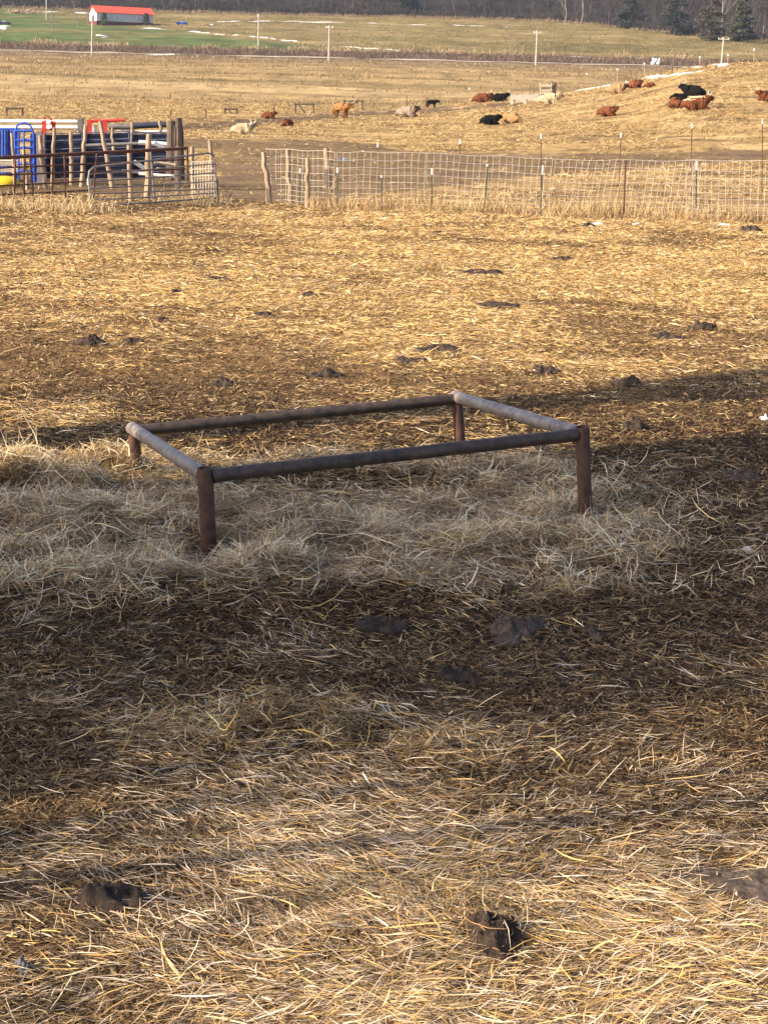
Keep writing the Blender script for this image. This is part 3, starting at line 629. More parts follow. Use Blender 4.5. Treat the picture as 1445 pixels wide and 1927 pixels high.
for tp, bp, rp, Y, m, lb in [
    ((23, 251), (28, 334), 3.2, 43, 'wood', 'pinkish grey pen post before the blue chute at far left'), ((31, 236), (33, 330), 3.4, 47.2, 'galv', 'white post standing inside the blue gate'),
    ((45, 280), (51, 343), 4.0, 42.6, 'wood', 'short pen post under the blue gate'), ((76, 255), (85, 340), 4.6, 43.4, 'wood', 'pale pen post right of the blue gate beside the violet sheet'),
    ((103, 240), (100, 335), 3.6, 45.6, 'wood', 'pen post directly under the red white stand'), ((134, 249), (135, 334), 4.0, 44.4, 'wood', 'pen post with a flat metal cap before the black panels'),
    ((162, 235), (155, 338), 4.2, 43.6, 'wood', 'pale curved pen post left of the leaning one'), ((189, 228), (210, 341), 4.6, 43.2, 'wood', 'long pen post leaning left with an orange brown base'),
    ((243, 273), (247, 380), 4.4, 41.4, 'wood', 'thin pen post standing right behind the grey gate'), ((281, 252), (278, 361), 6.6, 42.4, 'wood', 'thick flat topped pen post behind the gate upright'),
    ((335, 276), (334, 364), 5.8, 42.8, 'wood', 'thick pale pen post below the dark stump'), ((362, 276), (364, 352), 4.4, 43.5, 'wood', 'split grey pen post right of the rusty rail end'),
    ((395, 264), (402, 350), 4.6, 43.2, 'wood', 'tall post at the outer gate corner with a cut top'), ((250, 230), (248, 275), 3.6, 47.5, 'wood', 'weathered post behind the navy pipes'),
    ((301, 227), (305, 268), 3.4, 47.5, 'wood', 'slanted post before the right end of the navy pipes'), ((212, 240), (214, 275), 3.0, 46.8, 'wood', 'short pale stub post under the red frame'), ((402, 292), (410, 372), 2.6, 41.3, 'rust', 'rusty hinge post at the right end of the grey gate')]:
    post(tp, bp, rp, Y, M[m], lb, 'pen_post', PG, .014)
# dark split stump
mb = MB()
for dx, tp, rr in ((0, 227, 5.5), (7, 236, 5), (13, 222, 5.2), (3, 241, 5)):
    mb.tube([at(323 + dx, tp, 46), at(324 + dx, 250, 46), at(324 + dx, 300, 46), at(324 + dx, 338, 46)], [rr * .018, rr * .027, rr * .030, rr * .034], 8)
solo('tree_stump', mb, M['wooddark'], 'dark split tree stump taller than the posts at the pen corner', 'stump', origin=at(330, 338, 46))
# blue squeeze chute and blue gate
def blue_chute():
    Y = 47.0; t = thing('squeeze_chute', at(15, 342, Y), 'bright blue cattle squeeze chute cut by the left picture edge', 'cattle chute')
    mb = MB(); 
    for x in (-40, 6, 36): tb(mb, (x, 243), (x, 342), Y, Y, .035)
    tb(mb, (-40, 243), (36, 243), Y, Y, .035); tb(mb, (-40, 338), (36, 338), Y, Y, .035); 
    for x in (-40, 36): tb(mb, (x, 243), (x, 243), Y, Y + 1, .03)
    mb.build('frame', M['bluepaint'], t)
    for k, x in enumerate((-32, -24, -16, -8, -1, 5, 11, 17, 22, 27, 32)):
        mb = MB(); tb(mb, (x, 244 + (k % 3)), (x, 337), Y + .1 * (k % 3), Y + .1 * (k % 3), .034); mb.build('bar', M['bluepaint'], t)
    mb = MB(); mb.slab(at(-40, 300, Y + .35), at(36, 300, Y + .35), at(36, 338, Y + .35), at(-40, 338, Y + .35), .02); mb.build('side_sheet', M['bluepaint'], t, False)
    mb = MB(); mb.slab(at(-40, 246, Y + .9), at(34, 246, Y + .9), at(34, 336, Y + .9), at(-40, 336, Y + .9), .02); mb.build('back_sheet', M['navy'], t, False)
blue_chute()
def blue_gate():
    Y = 45.6; t = thing('head_gate', at(52, 344, Y), 'tall blue steel head gate with curved top and solid right side', 'head gate')
    mb = MB(); mb.tube([at(p[0], p[1], Y) for p in ((29, 344), (29, 248), (33, 236), (46, 231), (58, 236), (64, 250), (66, 344))], .03, 8); mb.build('gate_frame', M['bluepaint'], t)
    for y in (246, 264, 278, 292, 308, 322):
        mb = MB(); tb(mb, (30, y), (64, y), Y, Y, .036); mb.build('bar', M['bluepaint'], t)
    mb = MB(); mb.slab(at(58, 252, Y + .05), at(68, 252, Y + .05), at(70, 342, Y + .05), at(58, 342, Y + .05), .03); mb.build('side_sheet', M['bluepaint'], t, False)
    mb = MB(); mb.tube([at(46, 246, Y - .04), at(46, 340, Y - .04)], .024, 8); mb.build('upright', M['bluepaint'], t)
blue_gate()
mb = MB(); mb.slab(at(68, 250, 46.4), at(80, 246, 46.4), at(82, 346, 46.4), at(68, 346, 46.4), .12); solo('metal_sheet', mb, M['violet'], 'grey violet upright metal sheet between blue gate and black panels', 'metal sheet', smooth=False)
# black sheeted alley panels
AG = 'black sheeted alley panels of the pen'
for xa, xb, Y, dy, lb in ((83, 158, 46.6, 0, 'black sheeted alley panel nearest the violet sheet'), (160, 246, 46.8, -2, 'black sheeted alley panel behind the leaning post'), (248, 318, 47.0, -1, 'black sheeted alley panel left of the dark stump')):
    t = thing('alley_panel', at((xa + xb) / 2, 338, Y), lb, 'pen panel', AG)
    mb = MB(); mb.slab(at(xa, 254 + dy, Y + .1), at(xb, 252 + dy, Y + .1), at(xb, 334, Y + .1), at(xa, 336, Y + .1), .03); mb.build('sheet', M['blacksheet'], t, False)
    for y in (252, 266, 282, 298, 312, 326):
        mb = MB(); tb(mb, (xa, y + dy), (xb, y - 3 + dy), Y, Y, .018); mb.build('rail', M['darksteel'], t)
    for x in (xa + 2, xb - 2):
        mb = MB(); tb(mb, (x, 250 + dy), (x, 338), Y + .04, Y + .04, .026); mb.build('upright', M['darksteel'], t)
# pipes lying along the top
for (x0, y0, x1, y1, r, Y, m, nm, lb) in [
    (-40, 228, 150, 229, .058, 50, 'galv', 'white_pipe', 'upper long white pipe at the back of the pen'), (-40, 239, 152, 240, .062, 49.8, 'galv', 'white_pipe', 'lower long white pipe at the back of the pen'),
    (190, 226, 236, 225, .03, 50.2, 'galv', 'white_pipe', 'short thin white pipe behind the red frame'),
    (206, 239, 252, 238, .085, 48.6, 'greysteel', 'steel_pipe', 'grey end length of the thick pipe beside the red frame'), (252, 237, 313, 234, .09, 48.6, 'navy', 'steel_pipe', 'thick navy blue pipe lying before the dark stump'),
    (210, 249, 316, 247, .035, 48.0, 'galv', 'steel_pipe', 'thin pale pipe under the thick navy pipe'), (228, 246, 300, 252, .03, 47.6, 'greysteel', 'steel_pipe', 'thin grey pipe slanting under the navy pipe'),
    (160, 274, 262, 270, .05, 46.2, 'greysteel', 'steel_pipe', 'grey pipe crossing in front of the black panels'), (262, 327, 330, 332, .045, 45.6, 'galv', 'steel_pipe', 'pale pipe lying low before the thick post'), (230, 322, 280, 326, .05, 45.9, 'greysteel', 'steel_pipe', 'grey pipe lying at the foot of the black panels')]:
    mb = MB(); tb(mb, (x0, y0), (x1, y1), Y, Y, r, 12); solo(nm, mb, M[m], lb, 'pipe', 'pipes stacked in the pen')
def red_stand():
    Y = 48.8; t = thing('red_stand', at(92, 300, Y), 'red painted stand with two white round plates above the black panels', 'stand')
    mb = MB(); mb.slab(at(80, 228, Y), at(88, 226, Y), at(88, 252, Y), at(80, 253, Y), .05); mb.slab(at(98, 226, Y), at(105, 232, Y), at(106, 250, Y), at(99, 249, Y), .05)
    mb.tube([at(84, 252, Y), at(85, 330, Y)], .03); mb.tube([at(102, 249, Y), at(103, 330, Y)], .03); mb.tube([at(84, 225, Y), at(84, 221, Y)], .04); mb.tube([at(97, 226, Y), at(96, 222, Y)], .04)
    mb.tube([at(80, 230, Y), at(106, 231, Y)], .035); mb.tube([at(80, 243, Y), at(106, 244, Y)], .03); mb.build('frame', M['redpaint'], t)
    for y in (230, 239):
        mb = MB(); c = at(92, y, Y - .06); mb.tube([c, c + [0, -.05, 0]], .065, 14); mb.build('plate', M['white'], t)
red_stand()
def red_frame():
    Y = 48.2; t = thing('red_gate', at(195, 300, Y), 'low red painted frame with two posts and a long top bar', 'frame')
    mb = MB(); tb(mb, (166, 228), (236, 226), Y, Y, .045); mb.build('top_bar', M['redpaint'], t)
    for x in (169, 198):
        mb = MB(); mb.slab(at(x - 4, 226, Y - .03), at(x + 4, 226, Y - .03), at(x + 4, 262, Y - .03), at(x - 4, 262, Y - .03), .05); tb(mb, (x, 262), (x, 325), Y, Y, .03); mb.build('upright', M['redpaint'], t, False)
    mb = MB(); mb.slab(at(174, 236, Y + .1), at(184, 236, Y + .1), at(184, 248, Y + .1), at(174, 248, Y + .1), .04); mb.build('plate', M['galv'], t, False)
red_frame()
mb = MB(); mb.slab(at(147, 224, 49), at(157, 222, 49), at(158, 246, 49), at(148, 247, 49), .2); mb.tube([at(152, 246, 49), at(152, 330, 49)], .05); solo('grey_box', mb, M['greysteel'], 'small grey metal box on a stem between the white pipe and red frame', 'box', smooth=False)
# white scraps and boards in the pen corner
for (p, q, th, Y, lb) in [((253, 304), (274, 318), .06, 44.2, 'white board slanting down behind the thick pen post'), ((262, 268), (318, 272), .065, 46, 'white rough board lying level before the stump'), ((290, 268), (318, 284), .06, 45.8, 'white board crossing the level board at the stump'),
                          ((291, 305), (330, 311), .05, 45, 'pale narrow board behind the grey gate'), ((295, 318), (322, 321), .05, 45.2, 'lowest short white board near the stump foot')]:
    mb = MB(); tb(mb, p, q, Y, Y + .2, th, 4); solo('scrap_board', mb, M['white'] if th > .055 else M['plank'], lb, 'board', 'boards dumped in the pen corner', smooth=False)
# white wire mesh feeder between the gate end and the post
mb = MB()
for i in range(9): mb.tube([at(362 + i * 5.2, 304 + (i % 2), 42.0), at(362 + i * 5.2, 368, 42.0)], .010, 4)
for y in (304, 318, 331, 344, 357): mb.tube([at(361, y + 1, 42.0), at(405, y - 1, 42.0)], .010, 4)
solo('mesh_feeder', mb, M['wire'], 'white wire grid standing behind the outer gate corner', 'wire grid')
# pale corrugated sheets and the yellow tub
for y0, y1, lb in ((301, 312, 'upper pale corrugated sheet leaning before the blue chute'), (317, 324, 'lower pale corrugated sheet before the blue chute')):
    mb = MB(); Y = 44.6
    for k in range(4): mb.slab(at(-30, y0 + (y1 - y0) * k / 4, Y), at(34, y0 + (y1 - y0) * k / 4, Y), at(34, y0 + (y1 - y0) * (k + .8) / 4, Y - .05), at(-30, y0 + (y1 - y0) * (k + .8) / 4, Y - .05), .02)
    for px in (-20, 30): mb.tube([at(px, y0, Y + .08), at(px, 345, Y + .08)], .03, 6)
    solo('corrugated_sheet', mb, M['concrete'], lb, 'metal sheet', 'corrugated sheets', smooth=False)
mb = MB(); c = hit(6, 350); Rr = .36
V = []; Fs = []; na = 20
for i, (rr, z) in enumerate([(Rr, 0), (Rr * 1.02, .1), (Rr * .9, .2), (Rr * .6, .27), (.01, .30)]):
    for j in range(na): an = 2 * math.pi * j / na; V.append((c[0] + rr * math.cos(an) * 1.4, c[1] + rr * math.sin(an), c[2] + z))
for i in range(4):
    for j in range(na): j2 = (j + 1) % na; Fs.append((i * na + j, i * na + j2, (i + 1) * na + j2, (i + 1) * na + j))
mb.add(V, Fs); solo('feed_tub', mb, M['yellow'], 'upturned yellow feed tub on the pen ground at the left edge', 'tub')

# ------------------------------------------------------------------ cattle
def skin_mesh(name, verts, edges, radii, root=0, levels=2):
    me = bpy.data.meshes.new(name); me.from_pydata([tuple(map(float, v)) for v in verts], edges, [])
    o = bpy.data.objects.new(name, me); col.objects.link(o)
    md = o.modifiers.new('s', 'SKIN'); md.use_smooth_shade = True
    for i, sv in enumerate(me.skin_vertices[0].data): sv.radius = (radii[i], radii[i]); sv.use_root = (i == root)
    sb = o.modifiers.new('d', 'SUBSURF'); sb.levels = levels; sb.render_levels = levels
    sm = o.modifiers.new('m', 'SMOOTH'); sm.factor = .5; sm.iterations = 5
    dg = bpy.context.evaluated_depsgraph_get(); dg.update()
    out = bpy.data.meshes.new_from_object(o.evaluated_get(dg)); out.name = name
    bpy.data.objects.remove(o); bpy.data.meshes.remove(me)
    return out
COWMAT = {}
def coat_mat(c, c2):
    k = (c, c2)
    if k not in COWMAT: COWMAT[k] = mat('cow_coat', c, .9, noise=c2, nscale=3.5, bump=.05, spec=.1)
    return COWMAT[k]
RED = ((.165, .055, .024), (.095, .032, .016)); BLACK = ((.010, .008, .008), (.005, .005, .005)); CREAM = ((.48, .38, .24), (.34, .265, .165)); TAN = ((.34, .22, .115), (.25, .155, .08)); GOLDC = ((.32, .155, .06), (.22, .105, .04)); GREYC = ((.30, .225, .17), (.2, .15, .115))
def cow(px, py, hpx, face, pose, cols, label, head_cols=None, hy=.0, hz=0.0, horns=True, back=None):
    """face: heading in degrees, 0 = to the right of the picture, 90 = away. hy: head turned (radians), hz: head raised or lowered"""
    p = hit(px, py)
    V = []; E = []; Rd = []
    def chain(pts, start=None):
        prev = start
        for (x, y, z, r) in pts:
            V.append((x, y, z)); Rd.append(r); i = len(V) - 1
            if prev is not None: E.append((prev, i))
            prev = i
        return prev
    hc, hs = math.cos(hy), math.sin(hy)
    def hd(x, y, z, r):  # turn head points about the shoulder
        dx = x - .55; return (.55 + dx * hc - y * hs, dx * hs + y * hc, z + hz * max(0, dx) / .6, r)
    if pose == 'stand':
        b = chain([(0, 0, .92, .36), (.45, 0, .90, .36), (.62, 0, .98, .28)]); sh = 1; neck = b
        z0 = .28; chain([(-.42, 0, .93, .35), (-.72, 0, .95, .26), (-.84, 0, .85, .07), (-.88, 0, .45, .05), (-.88, 0, .28, .07)], 0); rump = 3
        head = chain([hd(.82, 0, 1.04, .25), hd(1.0, 0, 1.12, .2), hd(1.15, 0, .98, .15), hd(1.25, 0, .85, .12)], neck)
        for s in (-1, 1):
            chain([(.42, s * .2, .62, .13), (.43, s * .2, .40, .085), (.42, s * .2, .12, .06), (.45, s * .2, .03, .07)], 1)
            chain([(-.55, s * .2, .68, .17), (-.5, s * .2, .48, .11), (-.64, s * .2, .36, .07), (-.6, s * .2, .12, .06), (-.56, s * .2, .03, .07)], rump)
        HM = 1.30; po = hd(1.0, 0, 1.25, 0)
    else:
        b = chain([(-.1, 0, .46, .45), (.3, 0, .46, .43), (.52, 0, .54, .33)]); neck = b
        chain([(-.5, 0, .43, .42), (-.80, 0, .38, .31), (-.93, .05, .2, .07), (-.95, .2, .08, .05)], 0); rump = 3
        dz = 0 if pose == 'lie' else -.42
        head = chain([hd(.66, 0, .62 + dz * .5, .28), hd(.80, 0, .80 + dz * .9, .20), hd(.96, 0, .70 + dz * .95, .16), hd(1.06, 0, .58 + dz * 1.0, .12)], neck)
        for s in (-1, 1):
            chain([(.42, s * .28, .22, .13), (.72, s * .30, .12, .085), (.55, s * .34, .07, .06), (.40, s * .34, .05, .06)], 1)
            chain([(-.5, s * .30, .26, .19), (-.12, s * .44, .2, .13), (-.42, s * .5, .09, .075), (-.15, s * .52, .06, .06)], rump)
        HM = .98 if pose == 'lie' else .9; po = hd(.80, 0, .93 + dz * .9, 0)
    pi = head - 2                                       # poll vertex carries the ears
    for s in (-1, 1):
        e = hd(po[0] - .03, s * .20, po[2] - .06, .05) if False else (po[0] - .03 - hs * s * .2 * 1, po[1] + hc * s * .2, po[2] - .07, .05)
        chain([e, (e[0] - hs * s * .13 - .02, e[1] + hc * s * .13, e[2] - .04, .03)], pi)
    me = skin_mesh('body', V, E, Rd)
    n = len(me.vertices); co = np.empty(n * 3, np.float32); me.vertices.foreach_get('co', co); co = co.reshape(-1, 3)
    no = np.empty(n * 3, np.float32); me.vertices.foreach_get('normal', no); no = no.reshape(-1, 3)
    seed = int(px); co = co + no * ((fbm(co[:, 0] * 7 + seed, co[:, 2] * 7 + co[:, 1] * 5, 91, 3) - .5) * .07)[:, None]
    co[:, 2] = np.maximum(co[:, 2], -.02)
    me.vertices.foreach_set('co', co.ravel()); me.update(); me.shade_smooth()
    d = np.linalg.norm(p - [0, 0, H]); sc = hpx * d / F / HM
    m = coat_mat(*cols)
    t = thing('cow', p, label, 'cow', 'cattle resting on the pasture')
    t.rotation_euler = (0, 0, R(face)); t.scale = (sc, sc, sc)
    me.materials.clear(); link('body', me, m, t)
    # shaggy coat: hanging locks over the whole body; fringe over the eyes
    k = 900; ix = rng.choice(n, k); P = co[ix] + no[ix] * .015; ok = no[ix][:, 2] > -.5; P = P[ok]; N = no[ix][ok]; k = len(P)
    yaw = np.arctan2(N[:, 1], N[:, 0]) + rng.normal(0, .5, k); pit = -np.abs(rng.normal(.8, .35, k)) ; L = rng.uniform(.10, .22, k)
    P = P + np.stack([np.cos(yaw) * L * .25, np.sin(yaw) * L * .25, -L * .1], 1); P[:, 2] = np.maximum(P[:, 2], .06)
    base = np.array(cols[0]); isn = P[:, 0] > .66
    if back is not None: sun_top = (N[:, 2] > .55) & (P[:, 2] > .5) & (P[:, 0] < .5)  # upward-facing locks take a paler colour for sun on the back
    if back is not None: cl = np.where(sun_top[:, None], np.array(back)[None], base[None])
    elif head_cols is not None: cl = np.where(isn[:, None], np.array(head_cols)[None], base[None])
    else: cl = np.repeat(base[None], k, 0)
    cl = cl * rng.normal(1, .2, k).clip(.5, 1.5)[:, None]
    V2, q2, c2 = strands(k, P, L, np.full(k, .035), yaw, pit, cl, 2, curl=.3, sway=.2)
    link('coat', np_mesh('coat', V2, q2, c2), M['straw'], t)
    if head_cols is not None:
        hm = coat_mat(tuple(head_cols), tuple(v * .6 for v in head_cols)); me.materials.append(hm)
        fc = np.array([pl.center[0] for pl in me.polygons]); me.polygons.foreach_set('material_index', (fc > .68).astype(np.int32))
    if back is not None:
        me.materials.append(coat_mat(back, tuple(v * .75 for v in back))); bi = len(me.materials) - 1
        for pl in me.polygons:
            if pl.normal[2] > .62 and pl.center[2] > .55 and pl.center[0] < .5: pl.material_index = bi  # sunlit top of the back painted into the coat
    if horns:
        for s in (-1, 1):
            mb = MB(); o_ = np.array(po[:3]); sd = np.array([-hs, hc, 0]) * s; fd = np.array([hc, hs, 0])
            mb.tube([o_ + sd * .1 - [0, 0, .03], o_ + sd * .28 + [0, 0, .0], o_ + sd * .42 + fd * .04 + [0, 0, .10], o_ + sd * .47 + fd * .02 + [0, 0, .27]], [.045, .04, .03, .008], 8)
            mb.build('horn', M['horn'], None).parent = t
    return t
DKB = (.10, .06, .045)
cow(457, 253, 23, 10, 'lie', CREAM, 'cream white cow with grey face lying left of the others near the pen', (.25, .21, .18), hy=.4)
cow(506, 223, 14, -8, 'lie', RED, 'small red brown cow lying with its back to us behind the white cow', horns=False)
cow(541, 238, 14, 60, 'liedown', RED, 'small red calf curled in the straw right of the white cow', horns=False)
cow(642, 222, 28, -38, 'stand', GOLDC, 'standing golden cow, the only one clearly on its feet in the sun')
cow(766, 220, 22, -15, 'lie', GREYC, 'pale grey tan cow with a dark brown head lying in the middle', DKB, hy=-.2)
cow(812, 203, 15, 8, 'stand', BLACK, 'small black calf on its feet on the dark track', horns=False)
cow(907, 193, 19, 5, 'lie', RED, 'reddish cow lying on the far side of the track left of a black cow')
cow(940, 191, 17, 10, 'lie', BLACK, 'black cow lying on the far side of the track by the feed bunk', hy=-.5)
cow(922, 235, 20, 12, 'lie', BLACK, 'round black cow lying beside a golden one below the track', horns=False)
cow(961, 232, 21, 150, 'lie', (TAN[0], GOLDC[0]), 'pale golden cow lying beside the round black one', GOLDC[0], hy=-1.2)
cow(1033, 197, 23, 5, 'lie', CREAM, 'cream cow lying in front of the wooden rack', horns=False)
cow(1142, 219, 20, -25, 'lie', RED, 'lone red cow with broad horns lying in the middle of the slope', hy=-.5)
cow(1158, 177, 20, -5, 'lie', TAN, 'tan cow with brown head lying by the snow strip', DKB)
cow(1194, 167, 17, -60, 'lie', RED, 'red cow sitting head up just below the snow strip', hy=.3)
cow(1222, 165, 10, 0, 'liedown', RED, 'red cow lying flat with its head on the ground near the crest', horns=False)
cow(1302, 183, 24, 160, 'lie', BLACK, 'black cow lying with raised head at the top of the right group', hy=-.4)
cow(1276, 190, 14, 185, 'liedown', BLACK, 'black cow stretched out flat under the raised black one', horns=False)
cow(1270, 203, 19, 95, 'liedown', RED, 'red cow seen from behind at the left of the right group', horns=False)
cow(1308, 207, 28, 4, 'lie', RED, 'big red cow with sunlight painted pale on its back, front of the right group', back=(.62, .44, .27))
cow(1443, 191, 21, 180, 'lie', RED, 'red horned cow lying at the right picture edge facing left')

# ------------------------------------------------------------------ things on the pasture edge
def wooden_rack():
    p = hit(1030, 193); Y = p[1]; t = thing('wooden_rack', p, 'pale wooden hay rack standing behind the cream cow', 'rack')
    for x in (1017, 1037):
        mb = MB(); tb(mb, (x, 156), (x, 190), Y, Y, .06, 4); mb.build('leg', M['plank'], t, False)
    for y in (162, 171, 176):
        mb = MB(); mb.slab(at(1015, y - 2, Y - .1), at(1038, y - 3, Y - .1), at(1038, y + 1, Y - .1), at(1015, y + 1, Y - .1), .06); mb.build('board', M['plank'], t, False)
wooden_rack()
mb = MB(); Y = hit(1042, 186)[1] + .5
for a_, b_ in (((1034, 156), (1040, 182)), ((1038, 153), (1036, 182)), ((1043, 154), (1040, 180)), ((1046, 157), (1042, 182)), ((1035, 170), (1047, 158)), ((1040, 160), (1045, 182))): tb(mb, a_, b_, Y, Y, .09, 6)
solo('old_branches', mb, M['wooddark'], 'bundle of dark old branches leaning against the pale rack', 'branches')
p = hit(985, 196); Y = p[1]; t = thing('feed_bunk', p, 'long pale concrete feed bunk left of the cream cow', 'feed bunk')
mb = MB(); mb.slab(at(960, 181, Y), at(1013, 178, Y), at(1013, 189, Y), at(960, 192, Y), .15); mb.slab(at(960, 179, Y + .8), at(1013, 176, Y + .8), at(1013, 187, Y + .8), at(960, 190, Y + .8), .15); mb.build('trough', M['concrete'], t, False)
for x in (963, 987, 1010):
    mb = MB(); mb.slab(at(x - 3, 186, Y - .12), at(x + 3, 186, Y - .12), at(x + 3, 196, Y - .12), at(x - 3, 197, Y - .12), .1); mb.build('foot', M['concrete'], t, False)
def brace(px, py, wpx, hpx, label, diag=True):
    Y = hit(px, py)[1]; t = thing('brace_frame', at(px, py, Y), label, 'fence brace', 'braced frames in the far field fence')
    for x in (px - wpx / 2, px + wpx / 2):
        mb = MB(); tb(mb, (x, py - hpx), (x, py + 2), Y, Y, .075, 6); mb.build('post', M['wooddark'], t)
    mb = MB(); tb(mb, (px - wpx / 2 - 2, py - hpx + 2), (px + wpx / 2 + 2, py - hpx + 2), Y, Y, .07, 6); mb.build('top_bar', M['wooddark'], t)
    if diag: mb = MB(); tb(mb, (px - wpx / 2 + 6, py - hpx + 3), (px + 2, py), Y, Y, .06, 6); mb.build('brace', M['wooddark'], t)
brace(573, 213, 34, 19, 'dark H shaped wooden brace with a diagonal left of the standing cow'); brace(665, 207, 34, 19, 'thin dark brace frame right behind the standing cow', False)
brace(435, 214, 22, 11, 'low dark brace frame left of the others above the white cow'); brace(28, 220, 30, 18, 'dark brace frame above the pen at the left edge', False)
FP = 'thin posts of the far field fence'
for px, top, bot, white, lb in [(322, 209, 222, 0, 'thin far post just above the dark stump'), (388, 206, 222, 0, 'thin far post right of the dark stump'), (516, 196, 214, 0, 'thin far post above the small red cow'), (765, 180, 203, 0, 'thin far post behind the grey tan cow'), (827, 178, 197, 0, 'thin far post behind the black calf'), (883, 168, 193, 1, 'white topped far post left of the reddish cow'), (1005, 158, 178, 0, 'thin far post above the feed bunk'),
                                (1104, 140, 165, 1, 'white topped far post right of the wooden rack'), (1161, 132, 160, 1, 'white topped far post above the tan cow'), (1212, 121, 148, 1, 'white topped far post above the red pair by the crest'), (1264, 124, 140, 0, 'short far post on the crest'), (1316, 109, 128, 1, 'far post on the crest with a white knob left of the last pole'), (1328, 117, 130, 0, 'short stub post on the crest beside the last pole'), (1369, 105, 124, 1, 'far post just right of the last utility pole'), (1418, 95, 122, 1, 'tallest crest post near the right edge')]:
    Y = hit(px, bot + 1)[1]; Y = min(Y, 190)
    mb = MB(); a_, b_ = at(px, top, Y), at(px, bot + 3, Y); mb.tube([b_, a_], .045, 6)
    t = thing('line_post', b_, lb, 'fence post', FP); mb.build('post', M['wooddark'] if not white else M['wood'], t)
    if white: mb = MB(); mb.tube([a_, a_ + [0, 0, .16]], .075, 6); mb.build('knob', M['white'], t)

# ------------------------------------------------------------------ utility poles
UP = 'utility poles along the valley road'
for px, top, bx, bot, Y, arm, lb in [(174.5, 35, 173, 112, 388, 0, 'utility pole in front of the red roofed building'), (620, 48, 618.5, 122, 388, 1, 'utility pole left of the picture centre by the road'), (1010.5, 58, 1007.5, 127, 390, 1, 'utility pole above the wooden rack'),
                                 (1361, 70, 1356, 128, 392, 2, 'utility pole with a clear crossarm on the right hill crest'), (487, 30, 486.5, 90, 455, 0, 'utility pole rising from the green slope'), (88, -12, 88, 43, 610, 0, 'utility pole cut by the top edge left of the building')]:
    b_ = at(bx, bot, Y); a_ = at(px, top, Y); t = thing('utility_pole', b_, lb, 'utility pole', UP)
    mb = MB(); mb.tube([b_ - [0, 0, 1], b_, a_], [.22, .21, .16], 8); mb.build('pole', M['pole'], t)
    if arm:
        mb = MB(); c = a_ - [0, 0, .5]; wd = 1.3 if arm == 2 else .9; mb.box(c - [wd, .09, .09], c + [wd, .09, .09]); mb.build('crossarm', M['pole'], t, False)
        for s in (-.9, -.3, .9):
            mb = MB(); q = c + np.array([s * wd, 0, .12]); mb.tube([q, q + [0, 0, .25]], .09, 6); mb.build('insulator', M['white'], t)
    else:
        mb = MB(); c = a_ - [0, 0, .4]; mb.tube([c + [-.1, -.2, .1], c + [-.1, -.2, .9]], .22, 8); mb.build('transformer', M['white'], t)

# ------------------------------------------------------------------ building with the red roof
def house():
    Y = 590.0; c = at(229, 54, Y); th = R(30); c[2] = tz(c[0], c[1]); sc = Y / F
    t = thing('farm_building', c, 'long white farm building with a bright red metal roof on the green slope', 'building')
    t.rotation_euler = (0, 0, th); Lh, Wh, he, hr = 10.7, 3.9, 4.0, 6.1
    def B(mb, name, m, smooth=False):
        o = mb.build(name, m, None, smooth); o.parent = t; return o
    mb = MB(); mb.box((-Lh, -Wh, .9), (Lh, Wh, he)); mb.add([(-Lh, -Wh, he), (-Lh, Wh, he), (-Lh, 0, hr - .1), (Lh, -Wh, he), (Lh, Wh, he), (Lh, 0, hr - .1)], [(0, 2, 1), (3, 4, 5)]); B(mb, 'wall', M['wall'])
    mb = MB(); mb.box((-Lh - .06, -Wh - .06, -2.0), (Lh + .06, Wh + .06, .9)); B(mb, 'brick_base', M['brick'])
    mb = MB(); o_ = .55
    for s in (-1, 1): mb.slab((-Lh - o_, s * (Wh + o_), he - .28), (Lh + o_, s * (Wh + o_), he - .28), (Lh + o_, 0, hr + .05), (-Lh - o_, 0, hr + .05), .16)
    for k in range(23):
        x = -Lh - .4 + k * (2 * Lh + .8) / 22
        for s in (-1, 1): mb.slab((x - .05, s * (Wh + o_), he - .14), (x + .05, s * (Wh + o_), he - .14), (x + .05, 0, hr + .19), (x - .05, 0, hr + .19), .12)
    B(mb, 'roof', M['roofred'])
    mb = MB(); mb.box((-6.2, -Wh - .12, 1.3), (6.4, -Wh - .02, 3.3)); wn_ = B(mb, 'window', M['glass'])
    mb = MB()
    for k in range(7): x = -6.2 + k * 12.6 / 6; mb.box((x - .1, -Wh - .2, 1.2), (x + .1, -Wh - .125, 3.3))
    mb.box((-6.3, -Wh - .2, 3.3), (6.5, -Wh - .1, 3.45)); f = mb.build('frame', M['wall'], None, False); f.parent = wn_
    mb = MB(); mb.box((-Lh - .12, -1.2, .9), (-Lh - .02, .2, 3.1)); B(mb, 'door', M['brick'])
    return t
house()
def leaf_cloud(fn, n, L, W, cols, rs, droop=0, upr=0):
    P = fn(n); yaw = rs.random(n) * 6.283; pit = rs.normal(upr, .5, n) - droop
    c = np.array(cols)[rs.integers(0, len(cols), n)] * rs.normal(1, .22, n).clip(.4, 1.7)[:, None]
    return strands(n, P, L * rs.lognormal(0, .3, n), W * rs.lognormal(0, .3, n), yaw, pit, c, 2, curl=.2, sway=.2)
def add_cloud(name, data, parent, m='shrub', off=None):
    V, q, c = data; o = link(name, np_mesh(name, V, q, c), M[m]); o.parent = parent; return o
EVG = [(.045, .06, .03), (.06, .075, .035), (.03, .045, .028), (.085, .085, .045)]
EVR = [(.075, .07, .045), (.10, .085, .055), (.05, .055, .04), (.13, .095, .06)]
